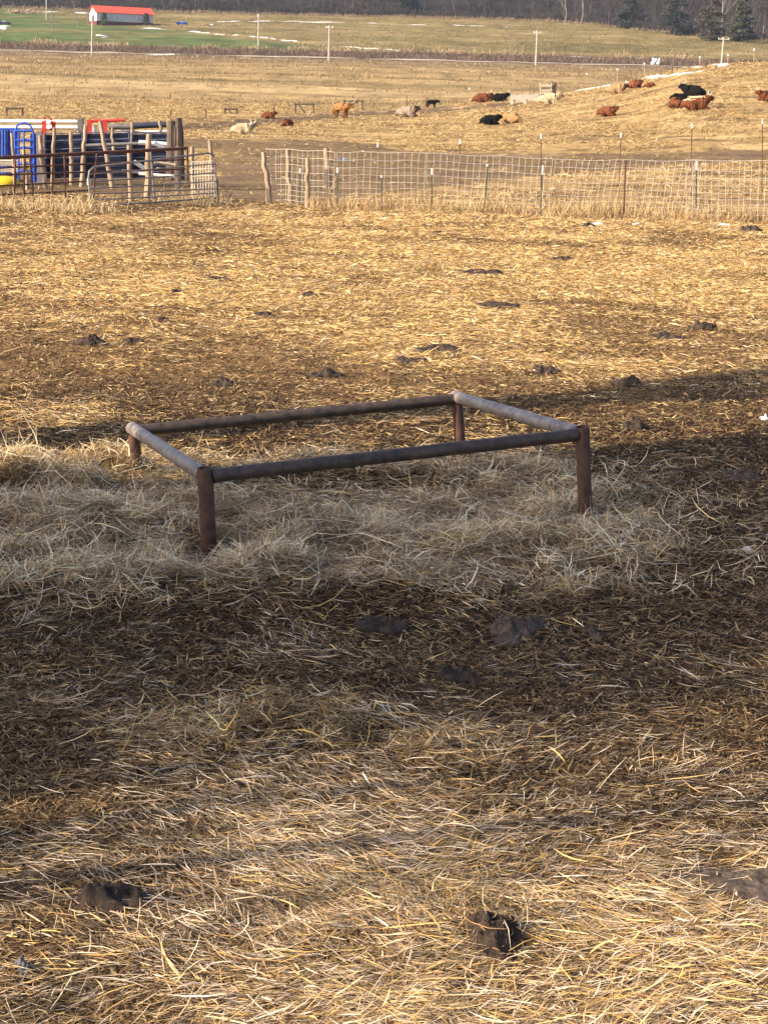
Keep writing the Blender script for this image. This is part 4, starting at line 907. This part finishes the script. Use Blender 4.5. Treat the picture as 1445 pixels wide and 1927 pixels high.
def shrub(px, py, wpx, hpx, Y, label):
    b_ = at(px, py, Y); b_[2] = min(b_[2], tz(b_[0], b_[1])); rs = np.random.default_rng(int(px)); t = thing('evergreen_shrub', b_, label, 'shrub', 'clipped evergreens before the building')
    wd, hh = wpx * Y / F / 2, hpx * Y / F
    def fn(n): a = rs.random(n) * 6.28; h = rs.random(n) ** .8; r = np.sqrt(rs.random(n)) * wd * (1 - .5 * h ** 4); return np.stack([np.cos(a) * r, np.sin(a) * r, h * hh + .1], 1)
    add_cloud('foliage', leaf_cloud(fn, 700, .5, .22, EVG, rs, upr=.6), t)
    mb = MB(); mb.tube([b_ - [0, 0, .3], b_ + [0, 0, hh * .7]], [.12, .04], 6); mb.build('trunk', M['wooddark'], t)
shrub(197, 53, 14, 26, 580, 'dark green shrub near the left end of the red roofed building'); shrub(276, 54.5, 13, 26, 589, 'dark green shrub near the right end of the red roofed building')

# ------------------------------------------------------------------ trees
def branch_tree(mb, base, h, rs, r0=.25, depth=3, spread=.5, c=(.3, .26, .23), limb0=.25, nl=7, lean=0):
    """tapered trunk with forking limbs; returns twig tips"""
    tips = []
    def grow(p, d, ln, r, dep):
        pts = [p]; rd = [r]; q = p.copy(); dd = d.copy(); k = 4 if dep > 1 else 3
        for i in range(k):
            dd = unit(dd + rs.normal(0, .13, 3) + np.array([0, 0, .05])); q = q + dd * ln / k; pts.append(q.copy()); rd.append(r * (1 - .62 * (i + 1) / k))
        mb.tube(pts, rd, 6 if dep > 2 else (4 if dep > 1 else 3), False, c)
        if dep <= 1: tips.append(q); return
        nn = nl if dep == depth else 4
        for j in range(nn):
            u = limb0 + (1 - limb0) * (j + rs.random()) / nn if dep == depth else .3 + .7 * rs.random(); ii = min(int(u * k), k - 1); pp = pts[ii] + (pts[ii + 1] - pts[ii]) * (u * k - ii)
            a = rs.random() * 6.28; sv = np.array([math.cos(a), math.sin(a), .35 + .3 * rs.random()])
            grow(pp, unit(dd * (1 - spread) + sv * spread), ln * (.42 + .25 * rs.random()) * (1.15 - .55 * u if dep == depth else 1), rd[ii] * .5, dep - 1)
    grow(np.array(base, float), unit(np.array([lean, 0, 1.0])), h, r0, depth); return tips
def twigs(tips, rs, per, ln, wd, cols):
    T = np.repeat(np.array(tips), per, 0); n = len(T); P = T + rs.normal(0, ln * .55, (n, 3)); yaw = rs.random(n) * 6.283; pit = rs.normal(.5, .6, n)
    c = np.array(cols)[rs.integers(0, len(cols), n)] * rs.normal(1, .2, n).clip(.4, 1.6)[:, None]
    return strands(n, P, ln * rs.lognormal(0, .3, n), np.full(n, wd), yaw, pit, c, 2, curl=.3, sway=.3)
TWC = [(.050, .037, .034), (.072, .056, .050), (.032, .026, .027), (.09, .064, .05), (.042, .037, .043)]
# prototypes of bare wood, merged into one far wood that reads as a mass
def forest():
    protos = []
    for k in range(7):
        rs = np.random.default_rng(300 + k); mb = MB(); hh = rs.uniform(13, 19)
        tips = branch_tree(mb, (0, 0, -1), hh, rs, rs.uniform(.16, .26), 3, rs.uniform(.45, .62), (.08, .07, .062), .2, 9)
        tv = np.array(mb.v, np.float32); fq = np.array([f if len(f) == 4 else (f[0], f[1], f[2], f[2]) for f in mb.f if len(f) == 4], np.int32)
        V2, q2, c2 = twigs(tips, rs, 17, 1.5, .12, TWC)
        protos.append((np.concatenate([tv, V2]), np.concatenate([fq, q2 + len(tv)]), np.concatenate([np.tile(np.array([[.08, .07, .062]], np.float32), (len(tv), 1)), c2])))
    Vs, Qs, Cs = [], [], []; n0 = 0; rs = np.random.default_rng(5)
    rows = []
    for y_off, dx in ((2, 6.5), (9, 6), (18, 6), (30, 7), (46, 8), (66, 9), (92, 11), (125, 14), (170, 18)):
        x = -240
        while x < 250:
            xx = x + rs.normal(0, 2); yy = 700 - 135 * sstep(55, 150, np.array(xx)) + y_off + rs.normal(0, 3); x += dx * rs.uniform(.6, 1.4)
            rows.append((xx, float(yy)))
    for xx, yy in rows:
        if abs(xx) > .275 * yy + 12: continue
        V, q, c = protos[rs.integers(len(protos))]; a = rs.random() * 6.28; s = rs.uniform(.6, 1.15); ca, sa = math.cos(a) * s, math.sin(a) * s
        W_ = np.stack([V[:, 0] * ca - V[:, 1] * sa + xx, V[:, 0] * sa + V[:, 1] * ca + yy, V[:, 2] * s + tz(xx, yy)], 1)
        tint = np.array([1, 1, 1.0]) * rs.uniform(.5, 1.4) * np.array([rs.uniform(.93, 1.1), 1, rs.uniform(.9, 1.12)])
        Vs.append(W_); Qs.append(q + n0); Cs.append(c * tint); n0 += len(V)
    # undergrowth at the wood's edge
    n = 80000; xx = rs.uniform(-190, 180, n); yy = 700 - 135 * sstep(55, 150, xx) + rs.exponential(9, n) - 3
    L = rs.lognormal(.25, .4, n); pit = rs.normal(1.1, .5, n); cl = np.array([(.055, .042, .036), (.036, .03, .03), (.08, .06, .042), (.042, .037, .042)])[rs.integers(0, 4, n)] * (.6 + .8 * fbm(xx / 7, yy / 5, 12)[:, None])
    V, q, c = strands(n, np.stack([xx, yy, terrain(xx, yy) + L * .45 + np.abs(rs.normal(0, 2.2, n)) * (fbm(xx / 6, yy / 6, 14))], 1), L, np.full(n, .13), rs.random(n) * 6.28, pit, cl, 2, curl=.3, sway=.3)
    Vs.append(V); Qs.append(q + n0); Cs.append(c)
    o = link('forest', np_mesh('forest', np.concatenate(Vs), np.concatenate(Qs), np.concatenate(Cs)), M['bareb'])
    tag(o, 'bare brown winter woodland covering the hillside behind the fields', 'woodland', kind='stuff')
forest()
def evergreen(px, py, wpx, hpx, Y, label, cols=EVG, n=9000):
    b_ = at(px, py, Y); b_[2] = tz(b_[0], b_[1]); rs = np.random.default_rng(int(px) + 9); t = thing('evergreen_tree', b_, label, 'tree', 'evergreens at the wood edge')
    wd, hh = wpx * Y / F / 2, hpx * Y / F
    # boughs in tiers with gaps
    nb = 60; ba = rs.random(nb) * 6.28; bh = np.sort(rs.random(nb)); bl = wd * (1 - .86 * bh ** 2.0) * (.72 + .28 * np.minimum(bh / .25, 1)) * rs.uniform(.7, 1.12, nb)
    def fn(m):
        k = rs.integers(0, nb, m); u = np.sqrt(rs.random(m)); r = bl[k] * u; a = ba[k] + rs.normal(0, .22, m)
        return np.stack([np.cos(a) * r, np.sin(a) * r, (.06 + .92 * bh[k]) * hh - r * .22 + rs.normal(0, hh * .012, m)], 1)
    add_cloud('crown', leaf_cloud(fn, n, .8, .26, cols, rs, droop=.2), t)
    mb = MB(); mb.tube([b_ - [0, 0, .6], b_ + [0, 0, hh * .5], b_ + [0, 0, hh * .98]], [hh * .022, hh * .014, .03], 8)
    for k in range(nb):
        z = b_ + [0, 0, (.06 + .92 * bh[k]) * hh]; mb.tube([z, z + [math.cos(ba[k]) * bl[k], math.sin(ba[k]) * bl[k], -.2 * bl[k]]], [.07, .02], 4, False)
    mb.build('trunk', M['wooddark'], t)
evergreen(1332, 79, 64, 86, 568, 'tall greyish green evergreen left of the pair at the wood corner', EVR); evergreen(1393, 84, 64, 76, 560, 'broad brownish evergreen right of the pair at the wood corner', EVR + EVG)
evergreen(1268, 70, 66, 90, 612, 'dark bluish evergreen just inside the wood left of the pair', [(.04, .05, .045), (.06, .06, .045), (.03, .04, .045)])
evergreen(1185, 60, 66, 64, 650, 'low dark evergreen in the wood right of the forked pale tree', [(.045, .055, .045), (.06, .06, .05), (.03, .04, .04)]); evergreen(770, 40, 46, 56, 706, 'narrow dark blue evergreen in the middle of the wood edge', [(.03, .038, .045), (.045, .048, .05)])
PT = 'pale trunked trees at the wood edge'
for px, py, hpx, Y, ln, lb in [(1062, 48, 70, 668, .08, 'pale leaning tree trunk at the wood edge right of centre'), (1092, 52, 75, 660, .16, 'forked pale tree just right of the leaning pale trunk'), (1357, 66, 90, 575, 0, 'straight white tree trunk between the two corner evergreens'), (1432, 88, 110, 600, 0, 'slim pale tree at the right picture edge below the hill')]:
    b_ = at(px, py, Y); b_[2] = tz(b_[0], b_[1]); rs = np.random.default_rng(int(px)); t = thing('bare_tree', b_, lb, 'tree', PT); hh = max(hpx * Y / F, 14)
    mb = MB(); tips = branch_tree(mb, b_, hh, rs, .22, 3, .4, (.4, .36, .33), .35, 7, ln); mb.build('trunk', M['bark'], t)
    V, q, c = twigs(tips, rs, 6, 1.4, .07, TWC); add_cloud('crown', (V - b_.astype(np.float32), q, c), t, 'bareb')
LT = 'small bare trees on the green slope'
for px, py, hpx, Y, lb in [(100, 67, 34, 520, 'small bare tree on the lawn left of the first pole'), (147, 55, 46, 560, 'bare spreading tree on the lawn beside the red roofed building'), (166, 50, 20, 585, 'small bare sapling against the white gable')]:
    b_ = at(px, py, Y); b_[2] = tz(b_[0], b_[1]); rs = np.random.default_rng(int(px)); t = thing('bare_tree', b_, lb, 'tree', LT); hh = hpx * Y / F
    mb = MB(); tips = branch_tree(mb, b_, hh, rs, .15, 3, .55, (.3, .26, .23), .25, 7); mb.build('trunk', M['bark'], t)
    V, q, c = twigs(tips, rs, 5, 1.1, .05, TWC); add_cloud('crown', (V - b_.astype(np.float32), q, c), t, 'bareb')
# brush on the road bank and pale reeds above it
n = 30000; xx = rng.uniform(-150, 130, n); yy = rng.uniform(408, 434, n); L = rng.lognormal(-.15, .35, n)
cl = np.array([(.115, .075, .056), (.145, .10, .07), (.085, .055, .045), (.17, .12, .08)])[rng.integers(0, 4, n)] * (.6 + .8 * fbm(xx / 6, yy / 3, 15)[:, None])
bk = strands(n, np.stack([xx, yy, terrain(xx, yy) + L * .4], 1), L, np.full(n, .10), rng.random(n) * 6.28, rng.normal(1.1, .4, n), cl, 2, curl=.3, sway=.3)
n = 4200; cx_ = rng.uniform(-150, 125, 55); k = rng.integers(0, 55, n); xx = cx_[k] + rng.normal(0, 1.6, n); yy = rng.normal(434, 2.5, n); L = rng.lognormal(.2, .3, n)
rd = strands(n, np.stack([xx, yy, terrain(xx, yy) + L * .45], 1), L, np.full(n, .11), rng.random(n) * 6.28, rng.normal(1.3, .25, n), pick(np.array([(.38, .29, .17), (.32, .23, .14)]), n), 2, curl=.3, sway=.2)
ribbons('roadside_brush', [bk, rd], M['bareb'], 'brown brush and pale reeds on the bank above the road', 'brush')
n = 12000; xx = rng.uniform(-170, 160, n); yy = 700 - 135 * sstep(55, 150, xx) - 5 + rng.normal(0, 3, n); L = rng.lognormal(-.1, .4, n)
ribbons('wood_edge_grass', [strands(n, np.stack([xx, yy, terrain(xx, yy) + L * .4], 1), L, np.full(n, .12), rng.random(n) * 6.28, rng.normal(1.1, .4, n), pick(np.array([(.24, .17, .10), (.18, .125, .08), (.28, .21, .13)]), n), 2, curl=.3, sway=.2)], M['bareb'], 'tan weeds along the edge of the wood')

# ------------------------------------------------------------------ snow lying in the valley, junk on the lawn
def snow_patch(mb, pts, wid, gap=.5):
    """ragged blobs of old snow strung along ground points given by pixel"""
    W_ = [hit(px, py) for px, py in pts]; rs = np.random.default_rng(int(pts[0][0] * 13 + pts[0][1]))
    for a_, b_ in zip(W_[:-1], W_[1:]):
        ln = np.linalg.norm((b_ - a_)[:2]); s_ = 0; d = (b_ - a_) / max(ln, 1e-6)
        while s_ < ln:
            r1 = wid * rs.uniform(.5, 1.7); r2 = wid * rs.uniform(.12, .4); c_ = a_ + d * s_ + [rs.normal(0, wid * .15), rs.normal(0, wid * .25), 0]
            s_ += r1 * rs.uniform(.7, 1.5)
            if rs.random() < gap: continue
            na = 18; ph = rs.random(4) * 6.28; ax = math.atan2(d[1], d[0]) + rs.normal(0, .12); V = []; Fs = []
            for i in range(4):
                for k in range(na):
                    an = 2 * math.pi * k / na; u = i / 3; w_ = u * (1 + .28 * math.sin(3 * an + ph[0]) + .22 * math.sin(5 * an + ph[1]) + .15 * math.sin(8 * an + ph[2]))
                    ex, ey = r1 * w_ * math.cos(an), r2 * w_ * math.sin(an); x = c_[0] + ex * math.cos(ax) - ey * math.sin(ax); y = c_[1] + ex * math.sin(ax) + ey * math.cos(ax)
                    V.append((x, y, tz(x, y) + (.10 + .03 * wid) * (1 - u * u) - .02 * u + .02))
            for i in range(3):
                for k in range(na): k2 = (k + 1) % na; Fs.append((i * na + k, i * na + k2, (i + 1) * na + k2, (i + 1) * na + k))
            mb.add(V, Fs)
mb = MB()
for pts, wd in [([(322, 57), (400, 63), (480, 70), (560, 78)], 2.8), ([(420, 41), (500, 40), (570, 41)], 2.4), ([(595, 42), (617, 41)], 5), ([(640, 43), (655, 44)], 3), ([(690, 44), (715, 45)], 1.6), ([(780, 47), (795, 47)], 1.6), ([(860, 48), (905, 49)], 1.8), ([(950, 51), (958, 51)], 1.5),
                ([(640, 88), (680, 91), (750, 96)], .8), ([(180, 65), (190, 67)], 4), ([(200, 71), (210, 70)], 3), ([(95, 22), (130, 23), (160, 25)], 6), ([(50, 24), (72, 25)], 8), ([(0, 50), (26, 58)], 8), ([(288, 54), (304, 55)], 3), ([(400, 47), (404, 50)], 3), ([(515, 49), (522, 49)], 3),
                ([(245, 102), (320, 103)], 1.6), ([(480, 105), (560, 108)], 1.8), ([(1225, 123), (1241, 123)], 2.2), ([(1285, 128), (1302, 128)], 2), ([(1335, 122), (1362, 125)], 2.4), ([(1080, 107), (1110, 109)], 1.3), ([(1186, 108), (1206, 111)], 1.6)]:
    snow_patch(mb, pts, wd)
o = mb.build('snow', M['snow']); tag(o, 'thin leftover snow patches scattered across the valley slope and road', 'snow', kind='stuff')
mb = MB(); snow_patch(mb, [(1095, 170), (1140, 163), (1180, 155), (1232, 148)], .75, .04); snow_patch(mb, [(1240, 144), (1285, 139), (1340, 133)], .35, .3); o = mb.build('snow_bank', M['snow']); tag(o, 'long snow strip lying along the far fence on the pasture crest', 'snow', kind='stuff')
mb = MB(); snow_patch(mb, [(640, 303), (654, 303)], .13); snow_patch(mb, [(1125, 300), (1150, 300)], .10); o = mb.build('snow_scrap', M['snow']); tag(o, 'small snow scraps in the mud behind the wire fence', 'snow', kind='stuff')
p = hit(1234, 122); mb = MB()
for dx, dz, rr in ((-.8, .4, .6), (.5, .5, .55), (-.2, 1.1, .5), (.7, 1.3, .35), (-.9, 1.4, .3)): mb.tube([p + [dx, 0, dz - rr], p + [dx, 0, dz - rr * .4], p + [dx, 0, dz + rr * .4], p + [dx, 0, dz + rr]], [rr * .5, rr, rr * .9, rr * .3], 8)
solo('snow_heap', mb, M['snow'], 'knobbly white snow heap beside the far road right of the cattle', 'snow heap', origin=p)
def parked_car(px, py, Y, label, m, lg):
    b_ = at(px, py, Y); b_[2] = tz(b_[0], b_[1]); t = thing('parked_car', b_, label, 'car')
    def B(mb, nm, mm, sm=False): o = mb.build(nm, mm, None, sm); o.parent = t
    V = []; prof = [(-2.2, .35), (-2.25, .8), (-1.6, .95), (-.9, 1.45), (.5, 1.5), (1.2, 1.0), (2.1, .85), (2.2, .35)]
    mb = MB(); n_ = len(prof); mb.add([(x, -.85, z) for x, z in prof] + [(x, .85, z) for x, z in prof], [tuple(range(n_)), tuple(range(2 * n_ - 1, n_ - 1, -1))] + [(i, i + n_, (i + 1) % n_ + n_, (i + 1) % n_) for i in range(n_)]); B(mb, 'body', m)
    mb = MB(); mb.box((-.85, -.87, 1.02), (.6, .87, 1.36)); B(mb, 'window', M['glass'])
    for x in (-1.35, 1.35):
        for y in (-.8, .8): mb = MB(); mb.tube([(x, y - .1, .33), (x, y + .1, .33)], .33, 12); B(mb, 'wheel', M['blacksheet'], True)
    t.rotation_euler = (0, 0, R(8))
parked_car(343, 57, 600, 'small blue car parked on the slope right of the building', M['bluepaint'], 1)
parked_car(10, 55, 560, 'dark car with snow beside it at the left picture edge', M['navy'], 1)
p = at(40, 26, 655); p[2] = tz(p[0], p[1]); rs = np.random.default_rng(4); mb = MB()
for k in range(120): q = p + [rs.normal(0, 2.6), rs.normal(0, 1), rs.random() * .8]; mb.tube([q, q + [rs.normal(0, 1.6), rs.normal(0, 1), rs.normal(.4, .5)]], [.22, .12], 5)
solo('brush_pile', mb, M['wood'], 'brown brush pile with snow in front at the upper left', 'brush pile', origin=p)

# ------------------------------------------------------------------ what shades the foreground: a silo added for its shadow, and bare trees, to the left outside the view
def back(p, dist): return np.array([p[0] - math.cos(SHAD) * dist, p[1] - math.sin(SHAD) * dist])
c = back((0, 10.5), 12.5); t = thing('silo', (c[0], c[1], 0), 'tall grey concrete silo out of view, added to shade the foreground', 'silo')
mb = MB(); rr = 2.58; mb.tube([(c[0], c[1], -.3)] + [(c[0], c[1], z) for z in np.linspace(0, 12, 9)], rr, 40, True); mb.build('wall', M['silo'], t)
mb = MB(); mb.tube([(c[0], c[1], 12), (c[0], c[1], 12.9), (c[0], c[1], 13.6), (c[0], c[1], 13.9)], [rr * 1.02, rr * .85, rr * .45, .05], 40); mb.build('roof', M['galv'], t)
def shade_tree(q, h, r, label, seed, limb0, per, spread=.5, depth=4, nl=13):
    rs = np.random.default_rng(seed); b_ = np.array([q[0], q[1], tz(q[0], q[1])]); t = thing('bare_tree', b_, label, 'tree', 'bare trees beside the feedlot')
    mb = MB(); tips = branch_tree(mb, b_ - [0, 0, .2], h, rs, r, depth, spread, (.3, .26, .23), limb0, nl); mb.build('trunk', M['bark'], t)
    V, q_, c_ = twigs(tips, rs, per, .5, .02, TWC); add_cloud('crown', (V - b_.astype(np.float32), q_, c_), t, 'bareb')
shade_tree(back((0, 14.4), 13), 15, .52, 'thick trunked bare tree beside the silo', 21, .47, 12, .42, 4, 12)
shade_tree(back((0, 6.6), 12.5), 9.5, .26, 'wide bare tree on the near side of the silo', 22, .22, 11)
shade_tree(back((0, 7.2), 15), 10.5, .26, 'second bare tree close to the silo', 23, .25, 11)

# ------------------------------------------------------------------ the air of the valley
mb = MB(); mb.box((-900, -30, -3), (900, 1640, 260)); hz = mb.build('haze', None, None, False)
hm = bpy.data.materials.new('haze'); hm.use_nodes = True; nt = hm.node_tree; nt.nodes.clear()
out = nt.nodes.new('ShaderNodeOutputMaterial'); pv = nt.nodes.new('ShaderNodeVolumePrincipled'); pv.inputs['Color'].default_value = (.62, .77, 1.0, 1); pv.inputs['Density'].default_value = .0001; pv.inputs['Anisotropy'].default_value = .2
nt.links.new(pv.outputs[0], out.inputs['Volume']); hz.data.materials.append(hm); tag(hz, kind='stuff')
